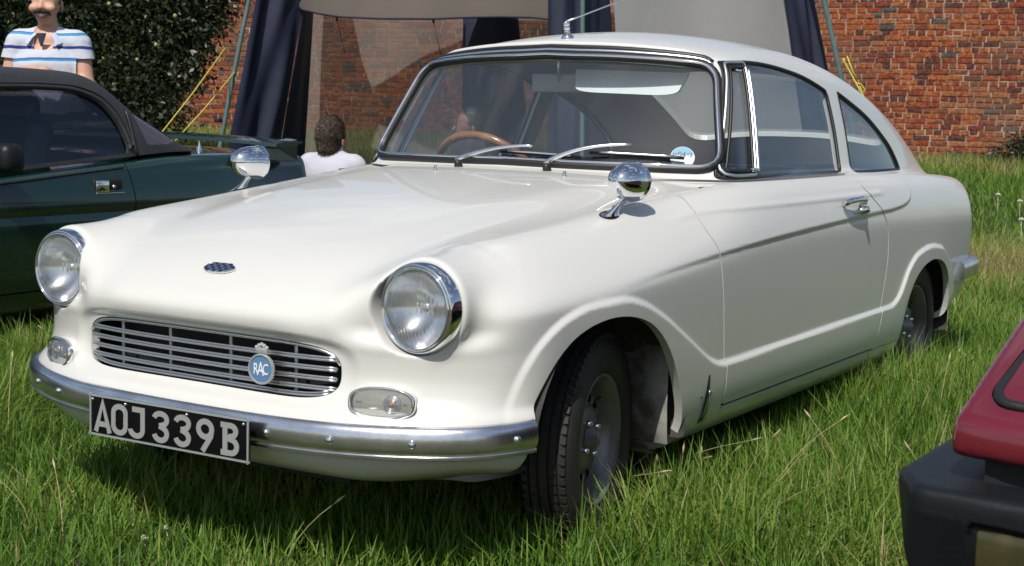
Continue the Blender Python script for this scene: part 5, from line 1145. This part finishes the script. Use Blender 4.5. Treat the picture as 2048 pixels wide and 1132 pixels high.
fn=np.cross(V2[Q2[:,1]]-V2[Q2[:,0]],V2[Q2[:,2]]-V2[Q2[:,0]]); bad=(fn*N2[Q2].mean(1)).sum(1)<0; Q2[bad]=Q2[bad][:,::-1]
sk=Skin(V2,N2,Q2)
_,sk=sk.split(lambda P:np.where(P[:,2]>.70,np.maximum(np.abs(P[:,0]-XG)-.62,np.maximum(.15-P[:,1],P[:,1]-1.40)),1.))   # cockpit
GD=rounded([(.10,.30),(1.30,.30),(1.335,.60),(1.315,.82),(1.31,.95),(.16,.95),(.06,.60)],.04,4)
dl,sk=sk.split(lambda P:np.where(np.abs(P[:,0]-XG)>.6,poly_sd(GD,P[:,1],P[:,2])+.003,1.)); _,sk=sk.split(lambda P:np.where(np.abs(P[:,0]-XG)>.6,poly_sd(GD,P[:,1],P[:,2])-.003,1.))
sk.build('body',M['green'],gc,'one',.02)
dA,dB=dl.split(lambda P:XG-P[:,0]); gd=dA.build('door',M['green'],gc,'one',.02); dB.build('door',M['green'],gc,'one',.02)
# hood : roof surface with cut side openings
htop=tab([(-.40,.80),(-.1,1.02),(.10,1.11),(.35,1.150),(.79,1.164),(1.10,1.172),(1.25,1.166),(1.335,1.130),(1.39,1.085),(1.45,1.030),(1.58,.955),(1.71,.880),(1.85,.82)],.03)
hX=tab([(.6,.80),(.70,.785),(.78,.770),(.85,.752),(1.0,.70),(1.1,.655),(1.2,.60),(1.3,.54)],.02)
def Fh(x,y,z):
    u=np.abs(x-XG); return np.maximum(smax((u-hX(z))*.95,(z-htop(y)-.022*(1-(u/.62)**2))*.9,.10),.66-z)
V3,N3,Q3=nets(Fh,(XG-.95,-.36,.64),(XG+.95,1.95,1.36),.014,half=False)
fn=np.cross(V3[Q3[:,1]]-V3[Q3[:,0]],V3[Q3[:,2]]-V3[Q3[:,0]]); bad=(fn*N3[Q3].mean(1)).sum(1)<0; Q3[bad]=Q3[bad][:,::-1]
hs=Skin(V3,N3,Q3); _,hs=hs.split(lambda P:P[:,2]-(gbelt(P[:,1])+.002))
GW=rounded([(-.22,.705),(.10,.728),(.67,.785),(1.10,.818),(1.372,.836),(1.362,.90),(1.335,.98),(1.270,1.055),(1.155,1.095),(.95,1.100),(.35,1.085),(.15,1.05),(.02,.98)],.06,5)
gq=rounded([(1.436,1.020),(1.575,.940),(1.665,.888),(1.60,.872),(1.478,.868)],.02,4)
gwin,hs=hs.split(lambda P:np.where(np.abs(P[:,0]-XG)>.42,poly_sd(GW,P[:,1],P[:,2]),1.))
gqw,hs=hs.split(lambda P:np.where(np.abs(P[:,0]-XG)>.42,poly_sd(gq,P[:,1],P[:,2]),1.))
gws,hs=hs.split(lambda P:np.where(P[:,1]<.14,np.maximum(np.abs(P[:,0]-XG)-.60+.35*(P[:,2]-.8),np.maximum(.74-P[:,2],P[:,2]-1.12)),1.))
grw,hs=hs.split(lambda P:np.where(P[:,1]>1.36,np.maximum(np.abs(P[:,0]-XG)-.40,np.maximum(.90-P[:,2],P[:,2]-1.12)),1.))
hs.build('folding_hood',M['hood'],gc,'one',.012)
a,b=gwin.split(lambda P:XG-P[:,0]); a.build('side_window',M['sideglass'],gc,'one',0,offset=-.012); b.build('side_window',M['sideglass'],gc,'one',0,offset=-.012)
a,b=gqw.split(lambda P:XG-P[:,0]); a.build('quarter_window',M['clearvinyl'],gc,'one',0,offset=-.004); b.build('quarter_window',M['clearvinyl'],gc,'one',0,offset=-.004)
gws.build('windscreen',M['sideglass'],gc,'one',0,offset=-.01); grw.build('rear_window',M['clearvinyl'],gc,'one',0,offset=-.004)
def gside(y,z,l=0.):
    x=root(lambda t:np.minimum(Fh(XG+t,one(y,t),one(z,t)),Fgb(XG+t,one(y,t),one(z,t))),1.1,.2); return np.array([XG+x+l,y,z])
# raised seams round the window and down the rear edge of the door glass
for off,r in((.012,.009),(.035,.006)):
    P=[gside(y+off*.9,z+off*.6,.002) for y,z in GW if z>.84 and y>.0]; MB().tube(P,r,6).obj('hood_seam',M['hood'],gc)
P=[gside(1.405+.0*t,.825+.20*(1-t),.003) for t in np.linspace(0,1,8)]; MB().tube(P,.007,6).obj('hood_seam',M['rubber'],gc)
MB().tube([gside(y,float(gbelt(y))-.035,.004) for y in np.linspace(-.2,1.30,16)],.0035,6).obj('waist_seal',M['rubber'],gc)
# recessed door pull
hp0=gside(1.19,.705); 
hd=MB().box(hp0+[-.004,0,0],(.016,.150,.058),None,.006).obj('handle_recess',M['black'],gd); 
MB().box(hp0+[.006,-.033,0],(.012,.066,.050),None,.004).obj('handle',M['chrome'],gd); MB().lathe([(0,.006),(.006,.005),(.008,0)],axis_frame(hp0+[.005,.03,-.002],(1,0,0)),12).obj('lock',M['alloy'],gd)
MB().box(hp0+[.005,.008,-.0285],(.010,.150,.004),None,.001).obj('handle_lip',M['alloy'],gd)
# boot spoiler
def spz(x): return .892-.02*((x-XG)/.8)**2
mb=MB(); P=[]
for x in np.linspace(XG-.80,XG+.86,30): P.append([(x,2.16,spz(x)-.012),(x,2.17,spz(x)+.004),(x,2.25,spz(x)+.010),(x,2.35,spz(x)+.012),(x,2.352,spz(x)+.004),(x,2.25,spz(x)-.018)])
mb.grid(P,closev=True,flip=True); mb.F.append(tuple(range(6))); mb.F.append(tuple(29*6+5-i for i in range(6))); sp=mb.obj('boot_spoiler',M['green'],gc,angle=40); fix(sp.data)
for s in(-1,1):
    xs_=XG+s*.79; mb=MB(); V_=[(xs_-.03,1.96,.815),(xs_-.03,2.35,.79),(xs_-.03,2.352,.893),(xs_-.03,2.18,.872),(xs_+.025,1.96,.805),(xs_+.035,2.35,.79),(xs_+.035,2.352,.888),(xs_+.025,2.18,.866)]
    mb.add(V_,[(0,1,2,3),(7,6,5,4),(0,4,5,1),(1,5,6,2),(2,6,7,3),(3,7,4,0)]); o=mb.obj('spoiler_leg',M['green'],sp,False); fix(o.data)
p=np.array([XG+.55,1.98,float(gbelt(1.98))]); MB().lathe([(0,.040),(.003,.036),(.007,.016),(.012,.008),(.014,-.01)],axis_frame(p,(0,0,1)),14).obj('aerial_base',M['chrome'],gc)
# inside
MB().box((XG,.75,.45),(1.3,1.5,.3)).obj('cockpit_floor',M['trim'],gc,False)
for s in(-1,1):
    b_=MB().box((XG+s*.33,1.05,.74),(.44,.14,.50),np.array([[1,0,0],[0,.97,.24],[0,-.24,.97]]),.05).obj('seat',M['vinyl'],gc); MB().box((XG+s*.33,1.12,1.0),(.27,.09,.15),None,.04).obj('headrest',M['vinyl'],b_)
MB().box((XG,.02,.80),(1.25,.25,.16),None,.05).obj('dashboard',M['trim'],gc)
MB().box((XG+.92,.60,.835),(.16,.10,.11),None,.03).obj('door_mirror',M['blackp'],gd)
for yc in(-.62,1.55):
    for s in(-1,1):
        f=axis_frame((XG+s*.72,yc,.29),(s,0,0)); ty=MB().lathe([(.17,.05),(.19,.085),(.25,.09),(.285,.06),(.29,.0),(.285,-.08),(.17,-.08)],f,40).obj('wheel',M['tyre'],gc); MB().lathe([(0,.07),(.06,.06),(.11,.045),(.17,.06),(.175,.05)],f,30).obj('hub',M['alloy'],ty)
# ================================================================== the red car at the right edge
M['red']=mat('dark_red_paint',(.125,.008,.016),.28,0,.5,1.,bump=(24,.03,.002)); M['amberglass']=mat('dark_fog_lamp',(.035,.032,.012),.15,0,.6,.6,col2=(.06,.05,.018),scale=30)
rc=thing('wedge_car','dark red wedge nosed car with black bumper at the right edge','car')
XR=2.56
rtop=tab([(-1.0,.53),(-.80,.607),(-.70,.655),(-.60,.700),(-.45,.762),(-.25,.838),(0,.90),(.4,.95),(1.0,.98),(2,1.0)],.03)
rsx=tab([(.3,.85),(.5,.866),(.57,.863),(.65,.850),(.75,.828),(.85,.80),(1.0,.75)],.015)
def Frb(x,y,z):
    u=np.abs(x-XR); gs=u-rsx(z)-.02*sst(-.8,.2,y); gt=(z-rtop(y)+.010*(u/.85)**4)*.93
    b=smax(gs,gt,.024); b=smax(b,(-.795-y)+.03*(u/.86)**8,.03); b=smax(b,.555-z+.0*y,.03); return smax(b,y-3.1,.1)
V4,N4,Q4=nets(Frb,(XR-.95,-.9,.50),(XR+.95,1.2,1.0),.012,half=False)
fn=np.cross(V4[Q4[:,1]]-V4[Q4[:,0]],V4[Q4[:,2]]-V4[Q4[:,0]]); bad=(fn*N4[Q4].mean(1)).sum(1)<0; Q4[bad]=Q4[bad][:,::-1]
rk=Skin(V4,N4,Q4); LP=rounded([(XR-.815,-.725),(XR-.36,-.745),(XR-.36,-.30),(XR-.745,-.28)],.045,6)
fl=lambda P:np.where(P[:,2]>.56+0*P[:,0],poly_sd(LP,P[:,0],P[:,1]),1.)
lid,rk=rk.split(lambda P:fl(P)+.004); _,rk=rk.split(lambda P:fl(P)-.011)
LP2=np.array([(2*XR-x,y) for x,y in LP])[::-1]; fl2=lambda P:np.where(P[:,2]>.56,poly_sd(LP2,P[:,0],P[:,1]),1.); lid2,rk=rk.split(lambda P:fl2(P)+.004); _,rk=rk.split(lambda P:fl2(P)-.011)
fb=lambda P:np.where((P[:,2]>.6)&(P[:,1]>-.72),np.abs(P[:,0]-XR)-.70-.03*(P[:,1]+.7),1.); 
rk.build('body',M['red'],rc,'one',.012); lid.build('headlamp_lid',M['red'],rc,'one',.012,offset=.004); lid2.build('headlamp_lid',M['red'],rc,'one',.012,offset=.004)
def rz(x,y): return min(root(lambda t:Frb(one(x,t),one(y,t),t),1.2,.5),.95)
for L_ in(LP,LP2): MB().tube([(x,y,rz(x,y)-.001) for x,y in L_],.009,7,closed=True).obj('lid_seal',M['rubber'],rc)
MB().tube([(XR-.775+.04*t,-.22+.60*t,rz(XR-.775+.04*t,-.22+.60*t)+.0005) for t in np.linspace(0,1,12)],.0022,5).obj('panel_seam',M['black'],rc)
MB().box((XR,-.1,.535),(1.62,1.3,.05)).obj('bumper_gap_trim',M['black'],rc,False); MB().box((XR,.3,.33),(1.5,1.8,.30)).obj('underbody',M['black'],rc,False)
def Fbp(x,y,z):
    u=np.abs(x-XR); zt=.522-.35*np.maximum(0,-.60-y)*0
    b=smax(u-.945+.50*np.maximum(.50-z,0)*.7,(z-.520)-.0,.022); b=smax(b,(u+ (-y)*.55 -.945-.74*.55),.02); b=smax(b,-.885-y+.30*np.maximum(.48-z,0)+.05*(u/.9)**2,.03); b=smax(b,.352+.10*sst(-.55,-.1,y)-z,.04); b=smax(b,y-.10,.03)
    for s in(-1,1): b=smax(b,-np.maximum(np.maximum(np.abs(x-XR-s*.60)-.205,np.abs(z-.432)-.046),y+.835),.008)
    return b
V5,N5,Q5=nets(Fbp,(XR-1.0,-.95,.30),(XR+1.0,.16,.56),.010,half=False)
fn=np.cross(V5[Q5[:,1]]-V5[Q5[:,0]],V5[Q5[:,2]]-V5[Q5[:,0]]); bad=(fn*N5[Q5].mean(1)).sum(1)<0; Q5[bad]=Q5[bad][:,::-1]
bp=Skin(V5,N5,Q5).build('bumper',M['blackp'],rc,'one',0)
for s in(-1,1):
    MB().box((XR+s*.60,-.842,.432),(.385,.012,.080),None,.005).obj('fog_lamp',M['amberglass'],bp)
    MB().box((XR+s*.60,-.850,.387),(.40,.012,.006),None,.002).obj('lamp_ledge',M['alloy'],bp)
for s in(-1,1):
    f=axis_frame((XR+s*.74,.15,.29),(s,0,0)); MB().lathe([(.17,.05),(.19,.085),(.25,.09),(.285,.06),(.29,.0),(.285,-.08),(.17,-.08)],f,40).obj('wheel',M['tyre'],rc)
print('cars',time.time()-T0)
# ================================================================== grass
def grass_mat():
    m=leaf_mat('meadow_grass',(.040,.085,.016),(.16,.20,.045),.42); r=[n for n in m.node_tree.nodes if n.type=='VALTORGB'][0]
    e=r.color_ramp.elements; e[0].position=0; e[1].position=1.; e[1].color=(.36,.29,.14,1)
    for p,c in((.28,(.090,.195,.024)),(.58,(.19,.315,.046)),(.78,(.30,.35,.085)),(.90,(.40,.34,.15))): q=e.new(p); q.color=(*c,1)
    m.node_tree.nodes['Principled BSDF'].inputs['Roughness'].default_value=.5; m.node_tree.nodes['Principled BSDF'].inputs['Specular IOR Level'].default_value=.3; return m
M['grass']=grass_mat()
def vnoise(x,y,s,seed):
    r=np.random.default_rng(seed); T=r.random((64,64)); u,v=x*s+100,y*s+100; i,j=np.floor(u).astype(int),np.floor(v).astype(int); f,g=u-i,v-j; f=f*f*(3-2*f); g=g*g*(3-2*g); i%=64; j%=64; i1=(i+1)%64; j1=(j+1)%64
    return (T[i,j]*(1-f)+T[i1,j]*f)*(1-g)+(T[i,j1]*(1-f)+T[i1,j1]*f)*g
def grass(name,n,d0,d1,lat,hmin,hmax,wid,seed,dead=False,segs=3):
    r=np.random.default_rng(seed); d=np.sqrt(r.random(n)*(d1**2-d0**2)+d0**2); l=(r.random(n)*2-1)*(d*.40+lat)
    # gather blades in tufts
    k=r.integers(0,n,n//14+1); tf=np.repeat(k,14)[:n]; pull=(r.random(n)<.72)*.86
    d=d*(1-pull)+d[tf]*pull+r.normal(0,.010,n); l=l*(1-pull)+l[tf]*pull+r.normal(0,.012,n)
    x=CAM[0]+d*FH[0]+l*RH[0]; y=CAM[1]+d*FH[1]+l*RH[1]; z=gz(x,y)-.012
    n1=vnoise(x,y,1.1,1); n2=vnoise(x,y,3.3,2); n3=vnoise(x,y,.45,3)
    hh=(hmin+(hmax-hmin)*r.beta(2,2.4,n))*(.40+.80*n1+.40*n2)*(1-.35*((y<-.45)&(x<.8)&(x>-1.6)))
    car_=(np.abs(x)<.66)&(y>-.55)&(y<2.9); gcar=(np.abs(x-XG)<.8)&(y>-1.5)&(y<2.5); rcar=(np.abs(x-XR)<.85)&(y>-.75); hh=np.where(car_|gcar|rcar,np.minimum(hh,.07+.08*r.random(n)),hh)
    for wx,wy in((.618,0),(.618,2.324)):
        near=np.hypot((x-wx)/.12,(y-wy)/.16)<1; hh=np.where(near,hh*.25,hh)
    if dead: hh=np.where(n3*.6+n2*.4>.45,hh,hh*.3)
    az=r.random(n)*6.283; lean=(1.1 if dead else 0)+np.abs(r.normal(.34,.30,n))+.05; cv=r.random(n)*1.1*lean
    base_dir=np.stack([np.cos(az),np.sin(az)],1); wdir=np.stack([-np.sin(az),np.cos(az)],1); tw=r.normal(0,.5,n)
    W_=wid*(.6+.8*r.random(n)); P=[]
    for q in range(segs+1):
        t=q/segs; off=hh*(lean*t+cv*t*t); hz_=hh*(t-.30*cv*t*t); c=np.stack([x+base_dir[:,0]*off,y+base_dir[:,1]*off,z+hz_],1)
        if q==segs: P.append(c[:,None])
        else:
            ww=W_*(1-.55*t**1.5)*.5; a_=az+1.57+tw*t; e=np.stack([np.cos(a_)*ww,np.sin(a_)*ww,0*ww],1); P.append(np.stack([c-e,c+e],1))
    Vv=np.concatenate(P,1).reshape(-1,3); nv=2*segs+1; B=(np.arange(n)*nv)[:,None]; tris=[]
    for q in range(segs-1): tris+=[B+[2*q,2*q+1,2*q+3],B+[2*q,2*q+3,2*q+2]]
    tris.append(B+[2*segs-2,2*segs-1,2*segs]); Q=np.concatenate(tris)
    dry=np.clip((n3-.50)*2.4,0,1)*.38+np.clip((n2-.58)*2.2,0,1)*.30
    tone=np.clip(.14+.46*r.random(n)+.20*np.clip((n3-.42)*2,0,1)+dry*(.5+r.random(n))+(r.random(n)<.05)*.40+(n1-.5)*.15,0,1)
    if dead: tone=np.clip(.80+.2*r.random(n),0,1)
    tt=np.repeat(tone,nv)
    tv=np.tile(np.concatenate([[q/segs]*(2 if q<segs else 1) for q in range(segs+1)]),n); tt=np.clip(tt+(tv-.5)*.12,0,1)
    me=mesh(name,Vv,Q,smooth=False); a=me.attributes.new('tone','FLOAT','POINT'); a.data.foreach_set('value',tt.astype(np.float32))
    o=link(name,me,M['grass']); o['kind']='stuff'; o['label']='dead straw coloured thatch lying in the grass' if dead else 'long uneven meadow grass'; return o
grass('near_grass',95000,2.6,6.2,.7,.08,.235,.0044,21); grass('middle_grass',62000,5.6,11.5,.9,.08,.22,.0066,22); grass('dead_grass',46000,2.6,12.,.8,.09,.23,.0040,27,dead=True,segs=2); grass('far_grass',70000,10.5,24.,1.2,.12,.30,.011,23,segs=2)
# dry stalks with seed heads
r=np.random.default_rng(5); mb=MB()
M['straw']=mat('dry_straw',(.46,.38,.20),.8,col2=(.30,.25,.13),scale=30)
def stalk(p,h,az,lean,rr=.0013,head=True):
    d=np.array([math.cos(az),math.sin(az),0]); P=[np.array(p)+d*h*lean*t*t+np.array([0,0,h*t*(1-.25*lean*t)]) for t in np.linspace(0,1,8)]; mb.tube(P,[rr*(1-.5*t) for t in np.linspace(0,1,8)],4,cap=False)
    if head: e=P[-1]-P[-2]; e/=np.linalg.norm(e); mb.tube([P[-1]-e*.005,P[-1]+e*.012,P[-1]+e*.03],[.001,.0032,.0006],5)
for k in range(26):
    px=r.uniform(1085,1420); py=r.uniform(985,1090); p=onp(2,.0,px,py); stalk(p,r.uniform(.12,.30),r.uniform(0,6.28),r.uniform(.1,.9))
for px,py,h,az,le in((1320,905,.30,3.0,.35),(1325,900,.25,3.3,.3),(1110,1060,.24,.3,1.1),(1165,1050,.20,.9,.3),(1205,1060,.26,.8,.6),(1230,1040,.30,.7,1.2),(1290,985,.22,3.6,.3),(1053,1090,.36,1.5,.15),(560,1190,.24,.5,.5),(1450,900,.16,2.6,.8)):
    stalk(onp(2,0,px,py),h,az,le,.0015)
for k in range(170):
    d=r.uniform(3.2,12); l=r.uniform(-.36,.36)*d; x,y=CAM[:2]+d*FH[:2]+l*RH[:2]
    if abs(x)<.75 and -.7<y<3.1 or abs(x-XG)<.9 and y<2.6 or (abs(x-XR)<.9 and y>-.9): continue
    stalk((x,y,float(gz(x,y))),r.uniform(.14,.32),r.uniform(0,6.28),r.uniform(.1,.8),.0011+.0001*d)
o=mb.obj('dry_stalks',M['straw']); o['kind']='stuff'; o['label']='dry straw coloured grass stalks with seed heads'
# clover heads and tall weeds by the wall
M['clover']=mat('clover_white',(.62,.55,.50),.8)
for px,py,d,lab in((288,1078,3.75,'left one of two pinkish clover heads in the near grass below the number plate'),(332,1058,3.85,'right one of two pinkish clover heads in the near grass below the number plate'),(1996,390,13.,'white flower head in the grass right behind the coupe tail'),(2040,403,12.4,'white flower head at the right edge below the wall'),(2043,440,11.,'lowest white flower head at the right edge of the meadow')):
    p=onp(2,.075,px,py) if d<5 else at(px,py,d)
    mb=MB(); rr=.010 if d<5 else .020; nb=22
    for i in range(nb):
        a=i*2.4; t=i/nb; mb.lathe([(0,rr*.55),(rr*.22,rr*.2),(rr*.12,-rr*.3)],axis_frame(p+np.array([math.cos(a)*rr*.8*math.sqrt(t),math.sin(a)*rr*.8*math.sqrt(t),rr*(.5-.5*t)]),(math.cos(a)*t,math.sin(a)*t,1-.6*t)),5)
    mb.tube([p,[p[0]+.01,p[1],float(gz(p[0],p[1]))]],.0015,4); o=mb.obj('clover_flower',M['clover']); tag(o,lab,'flower','clover flowers in the grass')
wd=WB+wu*1.9; wb=at(2030,330,19.8); wb[2]=gz(wb[0],wb[1])
Vl,Ql,tn_=leaves([(*at(2035,318,19.8),.28),(*at(1990,330,19.6),.16),(*at(2070,300,20),.3)],2200,.06,.45,8,wb)
wt=thing('weed_clump','dark green weed clump growing at the foot of the brick wall','weeds',wb); leaf_obj('foliage',Vl,Ql,tn_,M['leaf'],wt)
print('grass',time.time()-T0)
